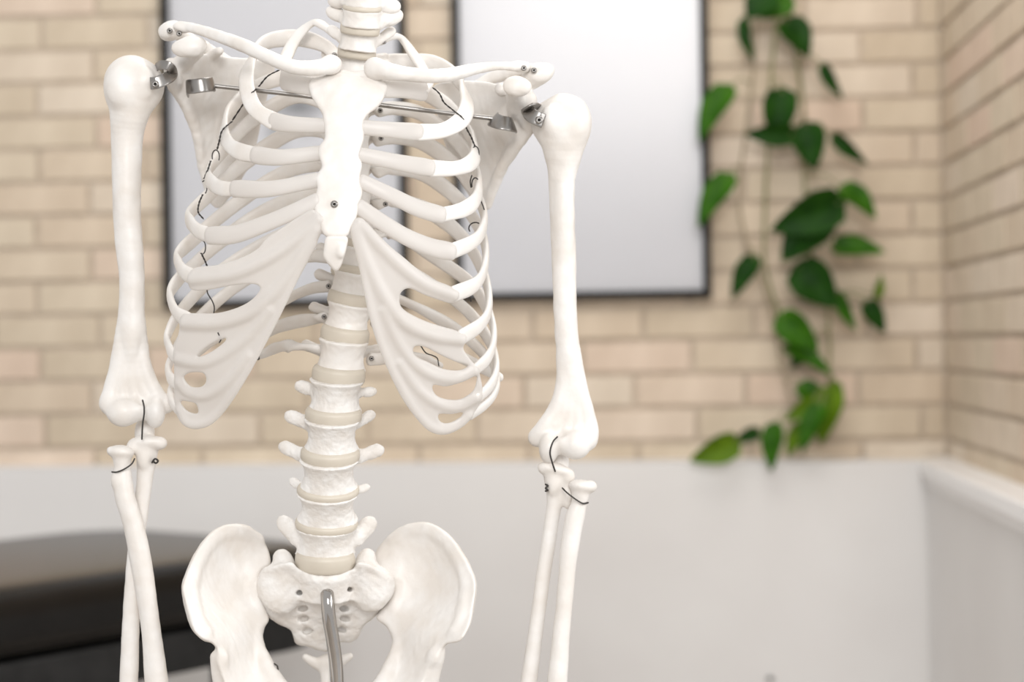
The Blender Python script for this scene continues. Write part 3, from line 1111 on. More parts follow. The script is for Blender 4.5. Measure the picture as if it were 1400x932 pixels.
RIBS_R = {
    1: [(518, 57, 8), (532, 50, 22), (548, 52, 38), (566, 76, 36), (580, 98, 4), (584, 114, -40), (578, 124, -78)],
    2: [(512, 90, 18), (530, 84, 46), (560, 84, 72), (594, 88, 72), (622, 104, 42), (638, 136, -6), (632, 162, -58), (606, 178, -92), (570, 181, -112)],
    3: [(512, 122, 34), (534, 116, 64), (570, 122, 90), (612, 146, 82), (640, 180, 38), (650, 206, -10), (644, 222, -62), (622, 230, -98), (586, 230, -122)],
    4: [(516, 151, 40), (540, 148, 70), (576, 156, 96), (622, 190, 84), (648, 228, 36), (655, 250, -14), (651, 272, -70), (634, 286, -104), (602, 294, -126)],
    5: [(514, 191, 42), (540, 188, 74), (580, 196, 100), (624, 228, 86), (652, 268, 38), (662, 296, -14), (658, 318, -66), (644, 332, -98), (616, 344, -120)],
    6: [(514, 236, 40), (540, 230, 72), (584, 240, 98), (630, 276, 84), (656, 314, 36), (664, 344, -16), (661, 372, -62), (648, 390, -92), (620, 402, -112)],
    7: [(514, 280, 34), (540, 274, 66), (586, 288, 94), (632, 324, 80), (658, 366, 34), (668, 402, -16), (667, 428, -54), (654, 446, -80), (630, 461, -98)],
    8: [(514, 320, 22), (542, 320, 56), (588, 348, 86), (640, 384, 72), (662, 414, 32), (674, 446, -12), (674, 472, -42), (666, 490, -62), (648, 507, -78)],
    9: [(516, 358, 10), (544, 362, 44), (596, 392, 74), (640, 426, 66), (668, 464, 30), (678, 494, -8), (677, 514, -34), (668, 530, -52), (652, 545, -66)],
    10: [(514, 398, -2), (544, 408, 26), (590, 430, 52), (634, 458, 48), (668, 492, 24), (679, 520, -8), (674, 540, -28), (662, 554, -42), (643, 567, -54)],
    11: [(512, 444, -12), (544, 452, 14), (596, 472, 34), (650, 498, 26), (684, 516, 6)],
    12: [(506, 491, -22), (536, 490, -2), (572, 490, 12), (602, 500, 16)],
}
HG = {1: 8.5, 2: 11.5, 3: 11.0, 4: 10.5, 5: 11.0, 6: 11.0, 7: 11.0, 8: 10.0, 9: 9.5, 10: 9.0, 11: 9.6, 12: 9.4}
rib_obj = {}
for side, RB in (('l', RIBS_L), ('r', RIBS_R)):
    for n_, pts in RB.items():
        th = 4.2 if n_ > 1 else 3.6
        rib_obj[side, n_] = rib(pts, HG[n_], th, flat_up=(n_ == 1), fwd={2: 2.2, 3: 0.8, 4: 0.35}.get(n_, 0.0), ends=(0.9, 1.05) if n_ < 11 else (0.95, 0.6))

# small screws that fix the rib heads
for (u, v, w, sd, n_) in ((455, 46, -4, 'l', 1), (457, 75, 6, 'l', 2), (525, 57, -4, 'r', 1), (520, 151, 28, 'r', 4), (521, 189, 28, 'r', 5),
                          (527, 279, 20, 'r', 7), (449, 391, -14, 'l', 10), (443, 433, -24, 'l', 11), (508, 490, -34, 'r', 12)):
    screw((u, v, w), 3.6, rib_obj[sd, n_])

# ---- sternum
ST_DEPTH = [(465, 92, -96), (425, 112, -104), (528, 118, -104), (475, 130, -112), (476, 160, -128), (440, 180, -130), (500, 180, -132), (468, 210, -146), (463, 260, -164), (430, 280, -164),
            (492, 280, -166), (458, 320, -178), (457, 365, -176)]
f = Field((405, 70, -215), (545, 390, -70), 1.6)
f.sheet([(466, 95), (487, 98), (507, 94), (519, 104), (530, 116), (526, 130), (516, 146), (502, 158), (496, 172), (498, 188), (493, 204), (491, 214), (495, 224), (493, 238), (492, 250), (496, 262),
         (492, 276), (488, 294), (480, 312), (474, 323), (458, 326), (443, 321), (436, 303), (429, 286), (431, 268), (434, 256), (431, 244), (436, 234), (440, 226), (435, 212), (437, 199), (444, 188), (443, 168), (439, 152),
         (428, 134), (422, 118), (428, 108), (447, 102)], ST_DEPTH, 7.5, rnd=5, k=3, smooth=3)
f.ell((476, 128, -114), (40, 22, 9), 14)
f.rough(0.5, 18, 3)
stern = bone('sternum', f, skel)
f = Field((425, 310, -205), (490, 390, -150), 1.4)
f.sheet([(446, 324), (460, 321), (475, 324), (474, 338), (470, 352), (466, 364), (459, 371), (451, 364), (442, 351), (443, 338)], [(460, 320, -181), (445, 345, -178), (472, 345, -178), (458, 370, -172), (458, 345, -180)], 5.5, rnd=4)
f.ell((466, 344, -185), (5, 8, 4), 6)
bone('xiphoid', f, stern)
screw((457, 279, -177), 5.2, stern)

# ---- costal cartilage of the upper ribs
def cart(pts, hgt, thk=7.0, parent=None):
    P = catmull(np.array(pts, float), 8)
    O = np.stack([P[:, 0] - 470, np.zeros(len(P)), P[:, 2] - CWD], 1)
    s = np.linspace(0, 1, len(P))
    b_ = hgt * np.interp(s, [0, 0.12, 0.6, 1], [1.04, 1.1, 0.95, 0.92])
    a = thk * np.interp(s, [0, 0.12, 0.6, 1], [0.95, 1.05, 0.95, 0.9])
    V, Fc = loft(P, a, b_, O, seg=16, sq=0.8)
    return piece('costal_cartilage', V, Fc, skel, 'cartilage', label='frosted translucent rib cartilage')


cart([(388, 108, -70), (404, 114, -88), (432, 120, -102)], 14, 6)
cart([(373, 166, -107), (400, 170, -118), (444, 172, -124)], 11.5)
cart([(348, 212, -117), (385, 215, -132), (440, 209, -136)], 11.5)
cart([(320, 258, -122), (370, 258, -146), (434, 246, -154)], 11.5)
cart([(286, 322, -114), (322, 320, -136), (362, 306, -154), (400, 290, -164), (434, 274, -166)], 12)
cart([(580, 125, -76), (556, 122, -92), (522, 122, -106)], 13, 6)
cart([(573, 181, -111), (540, 178, -124), (494, 174, -128)], 11.5)
cart([(589, 230, -121), (545, 222, -134), (490, 211, -140)], 11.5)
cart([(604, 294, -125), (570, 284, -142), (535, 267, -154), (494, 248, -156)], 11.5)
cart([(618, 344, -119), (590, 338, -134), (556, 324, -150), (526, 306, -164), (490, 282, -168)], 12)

# lower fused cartilage of each side: a thin frosted sheet with windows and ridges along each rib
LD = [(437, 308, -172), (420, 345, -164), (400, 382, -154), (362, 462, -128), (325, 530, -98), (287, 580, -66), (262, 584, -54), (240, 552, -46), (245, 492, -72), (257, 440, -92), (300, 432, -116), (267, 380, -106), (310, 372, -134), (360, 340, -156), (412, 300, -170), (340, 425, -132), (290, 490, -98), (280, 540, -78), (300, 560, -76)]
f = Field((218, 272, -205), (455, 604, -20), 1.7)
f.sheet([(440, 300), (441, 312), (424, 345), (406, 378), (390, 412), (374, 444), (356, 476), (340, 504), (322, 536), (306, 562), (288, 580), (268, 586), (250, 580), (240, 562), (238, 530), (238, 500), (237, 480), (244, 456), (250, 430), (262, 428), (296, 428), (326, 420), (346, 408), (356, 394),
         (346, 388), (318, 390), (286, 396), (262, 396), (258, 382), (266, 366), (298, 362), (330, 352), (352, 340), (364, 326), (384, 312), (408, 296), (428, 286)],
        LD, 4.0, holes=[[(268, 488), (286, 472), (308, 462), (306, 468), (290, 480), (274, 488)], [(252, 514), (262, 509), (278, 510), (282, 520), (276, 528), (262, 529), (254, 522)], [(247, 548), (258, 549), (268, 552), (271, 564), (262, 564), (252, 558)]], rnd=2.5)
ldep = Rbf(LD)
def ridge(f, pts, r, dep, up=3.0):
    P = catmull(np.array(pts, float), 3)
    w = dep(P[:, 0], P[:, 1]) - up
    return f.chain(np.stack([P[:, 0], P[:, 1], w, r * np.linspace(1.05, 0.8, len(P))], 1), 7)


for pts, r in (([(264, 381), (310, 376), (345, 364), (378, 346), (410, 322), (436, 300)], 8), ([(254, 441), (298, 441), (340, 428), (372, 402), (400, 368), (432, 314)], 8.5),
               ([(244, 491), (276, 496), (306, 484), (340, 458), (368, 424)], 6), ([(246, 524), (258, 536), (282, 540), (312, 520), (340, 486)], 5.5), ([(246, 560), (256, 577), (271, 580), (290, 572), (314, 546), (340, 506), (372, 446), (406, 378), (430, 334)], 3.6)):
    ridge(f, pts, r, ldep)
bone('costal_cartilage', f, skel, 'cartilage')

RD = [(483, 312, -172), (497, 380, -158), (507, 435, -144), (525, 487, -122), (545, 532, -98), (585, 587, -66), (610, 592, -56), (642, 567, -54), (650, 545, -64), (645, 507, -78), (627, 462, -98), (618, 403, -110), (585, 392, -132), (550, 366, -152), (510, 330, -168), (580, 450, -118), (580, 500, -98), (590, 550, -78)]
f = Field((466, 284, -205), (664, 612, -20), 1.7)
f.sheet([(484, 300), (500, 306), (516, 322), (536, 340), (552, 352), (566, 364), (590, 382), (614, 392), (622, 402), (618, 414), (600, 410), (578, 402), (560, 394), (548, 400), (547, 416), (556, 426), (580, 438), (604, 446), (622, 452), (634, 464), (634, 478), (650, 500), (656, 512), (660, 540), (650, 562), (638, 578), (624, 588), (606, 594),
         (586, 588), (566, 566), (548, 540), (532, 506), (518, 470), (507, 434), (498, 390), (490, 350), (482, 322)],
        RD, 4.0, holes=[[(566, 474), (580, 474), (600, 484), (622, 494), (640, 499), (630, 506), (606, 504), (584, 494), (567, 486)], [(592, 526), (612, 528), (640, 516), (652, 508), (648, 532), (632, 545), (612, 546), (596, 540)], [(600, 566), (618, 566), (632, 563), (630, 570), (614, 578), (602, 576)]], rnd=2.5)
rdep = Rbf(RD)
for pts, r in (([(620, 403), (586, 390), (556, 370), (524, 340), (492, 304)], 8), ([(630, 463), (592, 458), (552, 440), (524, 404), (500, 352), (486, 312)], 8),
               ([(648, 507), (625, 517), (596, 514), (570, 499), (546, 470), (524, 424)], 6), ([(650, 544), (626, 556), (600, 552), (572, 532), (546, 496)], 5.5), ([(641, 568), (626, 581), (606, 588), (586, 581), (564, 556), (540, 514), (520, 468), (506, 420), (494, 362), (484, 316)], 3.6)):
    ridge(f, pts, r, rdep)
bone('costal_cartilage', f, skel, 'cartilage')

# ---- clavicles
f = Field((235, 15, -150), (475, 125, 40), 1.5)
f.tube([(455, 88, -108, 12), (430, 93, -122, 11), (400, 91, -126, 10), (367, 78, -112, 9.5), (330, 61, -84, 9.5), (292, 47, -44, 8), (262, 38, -12, 7), (246, 36, 6, 7)], 3)
f.ell((452, 88, -110), (13, 13, 12), 6).ell((248, 38, 4), (12, 6, 14), 6, 15)
f.rough(0.35, 22, 11)
clav_l = bone('clavicle', f, skel)
f = Field((495, 62, -150), (735, 125, 40), 1.5)
f.tube([(512, 93, -108, 14), (532, 98, -120, 12.5), (555, 101, -126, 10.5), (588, 104, -118, 10), (620, 101, -94, 9.5), (650, 94, -60, 8), (682, 90, -24, 6), (708, 91, 2, 7), (718, 92, 8, 7)], 3)
f.ell((513, 94, -108), (13, 15, 12), 6).ell((712, 91, 6), (12, 6, 14), 6, 5)
f.rough(0.35, 22, 12)
clav_r = bone('clavicle', f, skel)

# ---- scapulae
SL = [(236, 92, 20), (262, 110, 40), (300, 90, 70), (375, 90, 110), (355, 175, 118), (340, 225, 120), (300, 280, 116), (272, 190, 76), (258, 150, 52), (320, 160, 100), (300, 220, 104)]
f = Field((205, 10, -70), (400, 310, 170), 1.9)
f.sheet([(240, 86), (262, 76), (290, 74), (318, 78), (350, 80), (376, 88), (366, 130), (356, 172), (346, 214), (328, 250), (304, 282), (290, 280), (282, 256), (276, 226), (271, 190), (260, 156), (246, 136), (234, 118)], SL, 4.0, rnd=3)
f.tube([(238, 118, 30, 8), (256, 148, 50, 8), (270, 188, 74, 7), (276, 228, 94, 6), (290, 272, 112, 6)], 6)      # thick outer border
f.ell((236, 102, 22), (12, 24, 14), 8, -10)                                                                    # socket
f.tube([(252, 84, 24, 13), (268, 70, -4, 11), (264, 63, -34, 14)], 7)                                           # coracoid
f.ell((259, 64, -36), (25, 14, 14), 6, -8)
f.tube([(290, 76, 60, 8), (300, 70, 40, 6)], 6)
f.tube([(350, 110, 112, 7), (300, 78, 96, 9), (252, 50, 62, 9), (230, 42, 40, 9)], 6)                           # spine to acromion
f.ell((234, 42, 26), (18, 14, 24), 7, -15)
f.rough(0.6, 22, 21)
scap_l = bone('scapula', f, skel)
SR = [(720, 150, 20), (700, 168, 40), (660, 130, 80), (600, 120, 112), (612, 200, 120), (640, 250, 120), (666, 284, 114), (690, 222, 78), (706, 196, 54), (650, 190, 104), (672, 230, 100)]
f = Field((575, 70, -70), (770, 310, 170), 1.9)
f.sheet([(716, 128), (694, 118), (664, 112), (636, 110), (610, 112), (592, 120), (598, 160), (610, 204), (628, 246), (652, 280), (668, 284), (676, 264), (686, 232), (702, 204), (720, 190), (730, 168)], SR, 4.0, rnd=3)
f.tube([(726, 172, 30, 8), (706, 198, 50, 9), (688, 226, 74, 8), (676, 254, 96, 7), (666, 280, 112, 6)], 6)
f.ell((722, 150, 22), (12, 26, 14), 8, 10)
f.tube([(706, 150, 26, 13), (704, 130, 0, 12), (704, 118, -30, 13)], 7)
f.ell((707, 118, -36), (20, 14, 12), 6, 5)
f.ell((686, 122, 20), (10, 10, 14), 8)
f.tube([(620, 140, 112, 7), (670, 108, 96, 9), (716, 96, 62, 9), (736, 98, 40, 9)], 6)
f.ell((736, 101, 26), (23, 15, 22), 7, -20).ell((726, 110, 34), (13, 13, 18), 8)
f.rough(0.6, 22, 22)
scap_r = bone('scapula', f, skel)

# ---- humeri
def humerus(prof, ells, lo, hi, seed, flare=()):
    f = Field(lo, hi, 1.6)
    P = catmull(np.array(prof, float), 3)             # v, u_left, u_right, w
    f.chain(np.stack([(P[:, 1] + P[:, 2]) / 2, P[:, 0], P[:, 3], (P[:, 2] - P[:, 1]) / 2], 1), 3)
    P = catmull(np.array(flare, float), 3)
    R_ = (P[:, 2] - P[:, 1]) / 2
    for i in range(len(P) - 1):
        fl = np.clip(17 / R_[i], 0.3, 1.0)
        c0, c1 = (P[i, 1] + P[i, 2]) / 2, (P[i + 1, 1] + P[i + 1, 2]) / 2
        for t in (-1, -0.5, 0, 0.5, 1):            # a fan of ridges widens towards the elbow
            f.cone((c0 + t * (R_[i] - 12), P[i, 0], 8), (c1 + t * (R_[i + 1] - 12), P[i + 1, 0], 8), 12, 12, 2)
    for e in ells:
        f.ell(*e[:2], k=e[2], rot=e[3] if len(e) > 3 else 0, cut=e[4] if len(e) > 4 else False)
    f.rough(0.4, 34, seed)
    return f


f = humerus([(108, 152, 204, 8), (130, 147, 212, 8), (150, 149, 206, 8), (175, 151, 198, 10), (200, 152, 195, 12), (250, 153, 193, 12), (300, 155, 193, 10), (340, 158, 196, 8), (380, 163, 198, 8), (420, 162, 198, 8), (450, 160, 199, 8), (480, 163, 196, 8), (510, 170, 190, 8), (535, 174, 186, 8)],
            [((180, 113, 8), (37, 36, 36), 16), ((200, 118, 16), (25, 30, 32), 10), ((163, 120, -10), (17, 26, 20), 10), ((196, 112, -18), (14, 22, 12), 8), ((170, 245, -2), (12, 60, 10), 10),
             
             ((150, 552, 6), (14, 16, 15), 8), ((168, 564, -6), (22, 19, 21), 8), ((189, 560, -4), (15, 15, 17), 8), ((212, 564, -4), (14, 21, 20), 7), ((228, 553, 14), (12, 11, 11), 10), ((196, 545, -14), (10, 8, 9), 6, 0, True)],
            (125, 65, -45), (255, 600, 70), 31,
            [(440, 160, 199), (475, 154, 203), (500, 150, 207), (520, 145, 214), (535, 141, 222), (550, 138, 232)])
hum_l = bone('humerus', f, skel)
f = humerus([(160, 742, 802, 8), (182, 738, 802, 8), (202, 742, 798, 8), (222, 747, 792, 9), (238, 749, 788, 10), (250, 750, 786, 12), (300, 752, 786, 12), (350, 754, 788, 10), (400, 756, 788, 8), (450, 758, 790, 8), (490, 762, 794, 8), (520, 767, 793, 8), (550, 774, 790, 8), (572, 778, 788, 8)],
            [((772, 168, 8), (35, 35, 35), 16), ((750, 168, 16), (24, 28, 30), 10), ((788, 166, -8), (17, 26, 20), 10), ((754, 164, -18), (13, 20, 12), 8), ((772, 290, -2), (12, 60, 10), 10),
             
             ((805, 598, 6), (13, 17, 15), 8), ((787, 608, -6), (21, 20, 21), 8), ((768, 605, -4), (14, 15, 17), 8), ((750, 613, -4), (13, 21, 20), 7), ((735, 598, 14), (13, 13, 12), 10), ((763, 590, -14), (10, 8, 9), 6, 0, True)],
            (705, 120, -45), (835, 648, 70), 32,
            [(480, 760, 794), (505, 761, 798), (525, 760, 802), (545, 755, 807), (562, 748, 812), (580, 736, 816), (590, 730, 816)])
hum_r = bone('humerus', f, skel)

# ---- forearms
f = Field((130, 595, -50), (260, 1130, 50), 1.9)
f.ell((166, 618, -8), (18, 10, 18), 3, 4).ell((150, 616, -8), (4, 5, 8), 4)
f.tube([(167, 624, -8, 13), (168, 640, -8, 11.5), (168, 656, -9, 13.5), (171, 680, -11, 14), (179, 705, -12, 14), (186, 733, -12, 14.5), (192, 764, -13, 15), (200, 814, -14, 14), (207, 865, -14, 13.5), (214, 932, -12, 16.5), (222, 1010, -8, 18), (228, 1090, -4, 26)], 4)
f.ell((160, 657, -12), (8, 12, 9), 6)
f.rough(0.3, 30, 41)
rad_l = bone('radius', f, skel)
f = Field((140, 572, -40), (245, 1130, 70), 1.9)
f.tube([(201, 610, 8, 16), (200, 632, 10, 13.5), (197, 662, 10, 11), (192, 700, 10, 11), (187, 735, 10, 11), (182, 790, 8, 11), (179, 850, 8, 12), (176, 932, 6, 13), (172, 1010, 4, 12), (168, 1100, 2, 11)], 4)
f.ell((202, 604, 2), (25, 9, 16), 6, 0).ell((198, 592, 26), (14, 24, 14), 7).ell((182, 612, 0), (10, 9, 10), 6).ell((219, 606, -2), (9, 8, 9), 6).ell((196, 624, -2), (9, 16, 8), 7)
f.rough(0.3, 30, 42)
uln_l = bone('ulna', f, skel)
f = Field((715, 640, -50), (835, 1130, 50), 1.9)
f.ell((796, 665, -8), (19, 9.5, 18), 3, 8).ell((808, 664, -8), (8, 7, 10), 4)
f.tube([(794, 672, -8, 13), (792, 688, -8, 11), (787, 704, -8, 13), (783, 722, -8, 13), (778, 755, -8, 12.5), (775, 785, -8, 11.5), (771, 830, -8, 11.5), (767, 870, -8, 12), (762, 932, -8, 14), (755, 1010, -6, 18), (750, 1090, -4, 26)], 4)
f.rough(0.3, 30, 43)
rad_r = bone('radius', f, skel)
f = Field((695, 612, -40), (805, 1130, 70), 1.9)
f.tube([(759, 650, 6, 16), (759, 668, 8, 13), (758, 690, 8, 10.5), (754, 715, 8, 10), (751, 735, 8, 10), (743, 785, 8, 10), (737, 830, 8, 10), (730, 880, 8, 10.5), (723, 932, 8, 11.5), (712, 1010, 6, 12), (702, 1100, 4, 11)], 4)
f.ell((760, 642, 0), (24, 9, 16), 6, 12).ell((764, 632, 26), (14, 24, 14), 7).ell((776, 652, 2), (10, 9, 10), 6).ell((745, 640, -2), (9, 8, 9), 6).ell((756, 660, -4), (9, 16, 8), 7).ell((776, 678, 2), (8, 18, 8), 8)
f.rough(0.3, 30, 44)
uln_r = bone('ulna', f, skel)

# ---- sacrum with coccyx
SD = [(445, 790, 0), (400, 780, 12), (490, 780, 12), (360, 790, 26), (532, 790, 26), (370, 840, 62), (520, 838, 62), (445, 820, 26), (445, 850, 58), (445, 885, 82), (410, 870, 76), (480, 868, 76), (415, 815, 34), (475, 812, 34)]
f = Field((340, 735, -45), (552, 945, 130), 1.6)
f.sheet([(410, 778), (445, 787), (481, 778), (490, 768), (508, 772), (524, 782), (536, 794), (533, 816), (514, 842), (498, 854), (489, 872), (478, 878), (464, 878), (452, 890), (436, 889), (420, 883), (405, 880), (398, 862), (380, 852), (366, 842), (358, 820), (354, 798), (360, 779), (378, 772), (398, 768)], SD, 11, rnd=6)
f.drum((445, 800, 18), 38, 29, 18, 0, 22, 0.05, 8)
f.tube([(394, 788, 22, 14), (388, 770, 24, 15), (385, 762, 27, 12)], 10)
f.tube([(494, 786, 22, 14), (500, 768, 24, 14), (502, 760, 27, 11)], 10)
f.ell((382, 808, 26), (26, 32, 18), 14, -25).ell((510, 806, 26), (26, 32, 18), 14, 25)
for (u, v) in ((412, 809), (474, 804), (415, 831), (469, 831), (416, 845), (471, 845), (421, 862), (466, 860)):
    wz = Rbf(SD)(np.array(u), np.array(v))
    s_ = -1 if u < 445 else 1
    f.ell((u, v, float(wz) - (11 if v < 820 else 8)), (8, 4.2, 10), 4, s_ * 14, True)
    if v > 820:
        f.ell((u + s_ * 16, v + 2, float(wz) - 15), (12, 2.6, 5), 5, s_ * 16, True)
for v in (822, 840, 856, 870):
    wz = float(Rbf(SD)(np.array(445), np.array(v)))
    f.tube([(430, v, wz - 9, 2.4), (460, v, wz - 9, 2.4)], 4)
f.rough(0.5, 14, 51)
sac = bone('sacrum', f, skel, 'bone_rough')
f = Field((405, 884, 40), (495, 990, 115), 1.5)
f.tube([(418, 898, 84, 5), (432, 906, 82, 8), (448, 908, 80, 12), (464, 904, 82, 8), (478, 897, 84, 5)], 5)
f.tube([(448, 906, 80, 12), (447, 925, 74, 9), (446, 945, 64, 7), (446, 962, 52, 5)], 5)
bone('coccyx', f, sac)

# ---- hip bones
HL = [(326, 718, 52), (300, 724, 34), (276, 748, 12), (254, 790, -16), (252, 820, -34), (262, 856, -56), (278, 872, -62), (356, 736, 80), (368, 760, 78), (358, 780, 60), (356, 810, 52), (366, 842, 50), (300, 780, 38), (320, 760, 54), (330, 820, 44), (300, 830, 14), (320, 870, 0), (355, 880, 34), (345, 925, 6), (300, 915, -44), (385, 940, 0)]
f = Field((225, 695, -110), (440, 1075, 120), 1.8)
f.sheet([(326, 717), (308, 718), (291, 727), (275, 745), (264, 763), (254, 787), (249, 803), (252, 818), (257, 836), (264, 860), (277, 874), (291, 880), (299, 893), (298, 908), (304, 925), (318, 960), (350, 985), (400, 985), (404, 955), (390, 931), (375, 909), (362, 890), (356, 873), (360, 857), (368, 846), (359, 822), (354, 798), (358, 780), (369, 772), (368, 756), (362, 742), (354, 732), (341, 721)],
        HL, 7.5, rnd=4.5)
hdep = Rbf(HL)
def crest(f, pts, dep, k=5):
    P = catmull(np.array(pts, float), 3)
    w = dep(P[:, 0], P[:, 1])
    f.chain(np.stack([P[:, 0], P[:, 1], w - 2, P[:, 2]], 1), k)
crest(f, [(352, 738, 9), (332, 727, 9), (310, 728, 8), (292, 737, 8), (277, 756, 8.5), (266, 780, 9.5), (260, 804, 11), (263, 826, 11), (270, 850, 11), (280, 864, 10)], hdep, 7)
f.tube([(350, 800, 48, 6), (353, 850, 46, 7), (352, 876, 32, 8), (366, 912, 12, 11), (388, 946, -8, 13), (430, 968, -34, 12)], 7)   # brim
f.tube([(296, 898, -40, 9), (304, 930, -30, 14), (320, 965, -8, 22)], 8)
f.ell((304, 899, -44), (8, 10, 8), 10)
f.ell((326, 990, 20), (36, 40, 40), 12).ell((318, 985, -20), (22, 26, 24), 5, 0, True)
f.tube([(335, 1010, 40, 26), (352, 1050, 30, 22)], 8)
f.rough(0.35, 22, 61)
hip_l = bone('hip_bone', f, skel)
HR = [(578, 716, 52), (602, 724, 34), (626, 750, 12), (646, 790, -16), (648, 820, -34), (640, 854, -56), (628, 872, -62), (540, 732, 76), (518, 756, 78), (528, 786, 60), (536, 810, 52), (516, 842, 50), (602, 780, 38), (575, 760, 56), (565, 820, 46), (600, 830, 14), (576, 870, 0), (542, 880, 34), (545, 925, 6), (594, 908, -44), (505, 940, 0)]
f = Field((455, 695, -110), (675, 1075, 120), 1.8)
f.sheet([(551, 719), (580, 714), (600, 721), (619, 737), (635, 761), (648, 787), (651, 803), (648, 825), (642, 856), (629, 876), (610, 881), (598, 898), (586, 914), (576, 940), (560, 975), (520, 990), (494, 985), (500, 955), (516, 932), (524, 916), (533, 896), (539, 880), (536, 867), (527, 855), (514, 843), (532, 820), (537, 798), (529, 790), (511, 775), (516, 750), (535, 730)],
        HR, 7.5, rnd=4.5)
hdep = Rbf(HR)
crest(f, [(540, 738, 9), (560, 727, 9), (582, 724, 8), (602, 733, 8), (620, 752, 8.5), (634, 778, 9.5), (640, 803, 11), (637, 828, 11), (632, 850, 11), (624, 864, 10)], hdep, 7)
f.tube([(541, 800, 48, 6), (539, 850, 46, 7), (545, 878, 32, 8), (534, 912, 12, 11), (514, 946, -8, 13), (470, 968, -34, 12)], 7)
f.tube([(600, 892, -40, 9), (588, 924, -30, 14), (572, 965, -8, 22)], 8)
f.ell((594, 899, -44), (8, 10, 8), 10)
f.ell((566, 990, 20), (36, 40, 40), 12).ell((576, 985, -20), (22, 26, 24), 5, 0, True)
f.tube([(556, 1010, 40, 26), (540, 1050, 30, 22)], 8)
f.rough(0.35, 22, 62)
hip_r = bone('hip_bone', f, skel)

# ---- chrome stand
P = catmull(np.array([(447, 800, 22), (447, 806, 2), (448, 822, -10), (450, 845, -12), (455, 875, -10), (459, 905, -8), (461, 940, -6), (462, 1000, -4)], float), 6)
V, Fc = loft(P, 9.5, 9.5, seg=20, round_ends=False)
Vw = PW(V)
foot = PW([(462, 1000, -4)])[0]
V2, F2 = loft(np.array([foot, (foot[0], foot[1], foot[2] - 0.1), (foot[0], foot[1], 0.06)]), 0.0062, 0.0062, seg=20, round_ends=False)
Vp, Fp = merge([(Vw, Fc), (V2, F2)])
add('stand_pole', Vp, Fp, M['chrome'], skel, label='bent chrome pole')
stand = empty('stand_base', (foot[0], foot[1], 0.0), parent=skel)
for k in range(5):
    a = k * 2 * math.pi / 5 + 0.3
    d = np.array([math.cos(a), math.sin(a), 0])
    c0 = np.array([foot[0], foot[1], 0.07])
    V, Fc = loft(np.array([c0, c0 + d * 0.15 - (0, 0, 0.01), c0 + d * 0.28 - (0, 0, 0.025)]), 0.012, 0.018, seg=10, out=(0, 0, 1))
    add('base_arm', V, Fc, M['charcoal'], stand)
    e = c0 + d * 0.27
    V, Fc = loft(np.array([(e[0] - d[1] * 0.01, e[1] + d[0] * 0.01, 0.022), (e[0] + d[1] * 0.01, e[1] - d[0] * 0.01, 0.022)]), 0.022, 0.022, seg=14, round_ends=False)
    add('caster_wheel', V, Fc, M['charcoal'], stand)
screw((449, 793, -6), 3.6, sac)

# ---- shoulder hardware
def strip(name, pts, wid, thk, parent, mat='steel', out=None, sub=6, **kw):
    P = catmull(np.array(pts, float), sub)
    V, Fc = loft(P, thk, wid, out, seg=16, sq=0.45, round_ends=False)
    return piece(name, V, Fc, parent, mat, **kw)


V, Fc = loft(catmull(np.array([(282, 116, 12), (400, 129, 10), (550, 147, 10), (682, 163, 12)], float), 12), 3.3, 3.3, seg=16)
piece('cross_rod', V, Fc, skel, 'steel', label='thin steel rod between the shoulder blades')
strip('rod_clamp', [(257, 124, 22), (256, 119, -2), (266, 118, -14), (280, 116, -14), (291, 115, 2), (291, 116, 20)], 10, 1.6, scap_l)
strip('rod_clamp', [(674, 162, 20), (675, 164, 2), (683, 167, -12), (694, 169, -12), (702, 171, 0), (702, 172, 22)], 11, 1.6, scap_r)
br = strip('shoulder_bracket', [(206, 114, -28), (214, 113, -31), (226, 108, -26), (234, 103, -12), (236, 98, 4)], 8.5, 1.5, hum_l, out=(0.2, -0.1, -1))
strip('bracket_strap', [(213, 92, 10), (220, 89, -12), (230, 90, -20), (236, 96, -12), (238, 104, 6)], 6.5, 1.5, br)
screw((212, 115, -35), 5.6, br)
br = strip('shoulder_bracket', [(743, 165, -28), (735, 162, -31), (726, 157, -26), (722, 151, -12), (721, 146, 4)], 10, 1.5, hum_r, out=(-0.2, -0.1, -1))
strip('bracket_strap', [(738, 148, 10), (732, 145, -12), (724, 147, -18), (720, 152, -8)], 5.5, 1.5, br)
screw((737, 164, -35), 5.6, br)
for (u, v, w, pr_) in ((232, 42, 0, scap_l), (245, 46, -6, scap_l), (730, 96, 2, scap_r), (716, 93, -6, clav_r)):
    screw((u, v, w), 4.0, pr_)

# ---- wires
def wire(pts, parent=skel, r=0.9, sub=5, mat='wire'):
    V, Fc = loft(catmull(np.array(pts, float), sub), r, r, seg=6)
    return piece('wire', V, Fc, parent, mat, label='thin black wire')


def twisted(pts, parent=skel, r=0.75):
    P = catmull(np.array(pts, float), 6)
    n = len(P)
    ph = np.arange(n) * 1.3
    V = []
    for s in (0, math.pi):
        Q = P + np.stack([np.cos(ph + s), 0.3 * np.sin(ph + s), np.sin(ph + s)], 1) * 0.8
        V.append(loft(Q, r, r, seg=5))
    V, Fc = merge(V)
    return piece('wire', V, Fc, parent, 'wire', label='thin black wire')


def loop(cu, cv, w, rx, rv, a0, a1, parent=skel):
    t = np.radians(np.linspace(a0, a1, 9))
    return wire(np.stack([cu + rx * np.cos(t), cv + rv * np.sin(t), w + 6 * np.cos(t * 0.5)], 1), parent, sub=2)


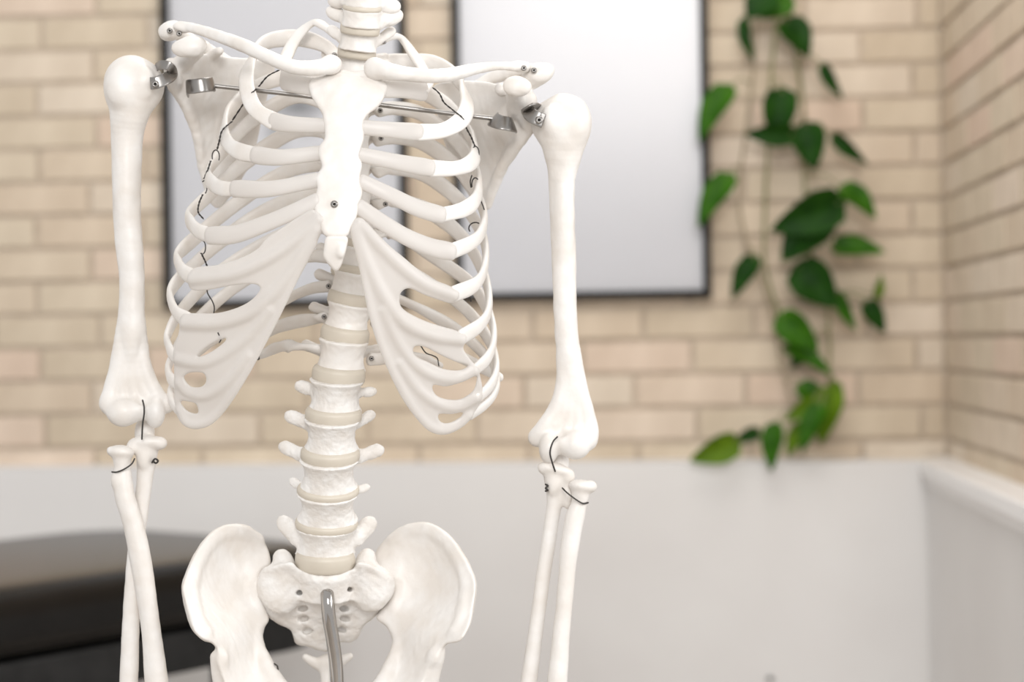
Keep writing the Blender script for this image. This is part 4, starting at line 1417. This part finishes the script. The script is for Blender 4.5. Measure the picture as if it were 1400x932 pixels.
twisted([(381, 96, -60), (366, 104, -40), (354, 118, -40)])
twisted([(350, 122, -72), (340, 131, -66), (332, 143, -40), (318, 164, -22)])
twisted([(317, 166, -20), (304, 178, -38), (300, 192, -40), (297, 204, -20)])
loop(295, 214, -22, 5, 9, -200, 30)
twisted([(288, 220, -30), (284, 232, -34), (279, 244, -30)])
loop(279, 256, -34, 4, 9, -120, 60)
twisted([(277, 266, -34), (272, 278, -30), (271, 290, -28), (278, 299, -20)])
loop(277, 338, -30, 4, 9, -80, 80)
twisted([(275, 346, -28), (280, 356, -22), (284, 366, -16)])
wire([(283, 392, -30), (284, 401, -32), (290, 411, -34), (293, 420, -34), (292, 430, -30)])
wire([(298, 455, -116), (302, 463, -110), (300, 468, -100)])
twisted([(571, 115, -60), (586, 117, -40), (600, 127, -36), (607, 140, -36), (620, 151, -30)])
twisted([(621, 152, -64), (632, 161, -66), (637, 174, -60), (644, 187, -30), (649, 199, -26)])
loop(650, 210, -30, 5, 10, -200, 20)
wire([(645, 240, -40), (643, 248, -38), (644, 256, -30)])
loop(650, 252, -34, 5, 9, -200, 10)
wire([(657, 273, -30), (659, 278, -26), (662, 286, -24)])
loop(650, 312, -10, 9, 8, -210, -60)
wire([(656, 390, 0), (648, 396, -6), (643, 404, -10), (644, 412, -10)])
wire([(575, 472, -40), (582, 482, -30), (592, 486, -10), (598, 490, 0), (600, 500, 2)])
wire([(366, 453, 20), (368, 458, 16), (364, 464, 16), (359, 471, 14)])
wire([(349, 488, 12), (353, 486, 6), (354, 491, 8), (350, 491, 14)])
wire([(195, 547, -26), (197, 556, -30), (197, 566, -30), (195, 580, -28), (194, 600, -20)], hum_l, 1.2)
wire([(184, 627, -18), (180, 634, -22), (170, 641, -24), (160, 645, -22), (153, 645, -12)], rad_l, 1.1)
wire([(208, 632, -6), (212, 627, -8), (216, 630, -6), (213, 633, -4), (209, 630, -8)], uln_l, 1.4)
wire([(762, 597, -26), (756, 604, -30), (752, 618, -30), (755, 632, -26), (759, 644, -20)], hum_r, 1.2)
wire([(769, 667, -14), (776, 674, -24), (788, 683, -26), (797, 688, -22), (804, 687, -12)], rad_r, 1.2)
wire([(746, 662, -8), (749, 664, -12), (746, 667, -12), (749, 670, -10), (746, 671, -6)], uln_r, 1.4)
wire([(375, 907, 8), (379, 910, 0), (380, 915, 4)], hip_l, 1.2)
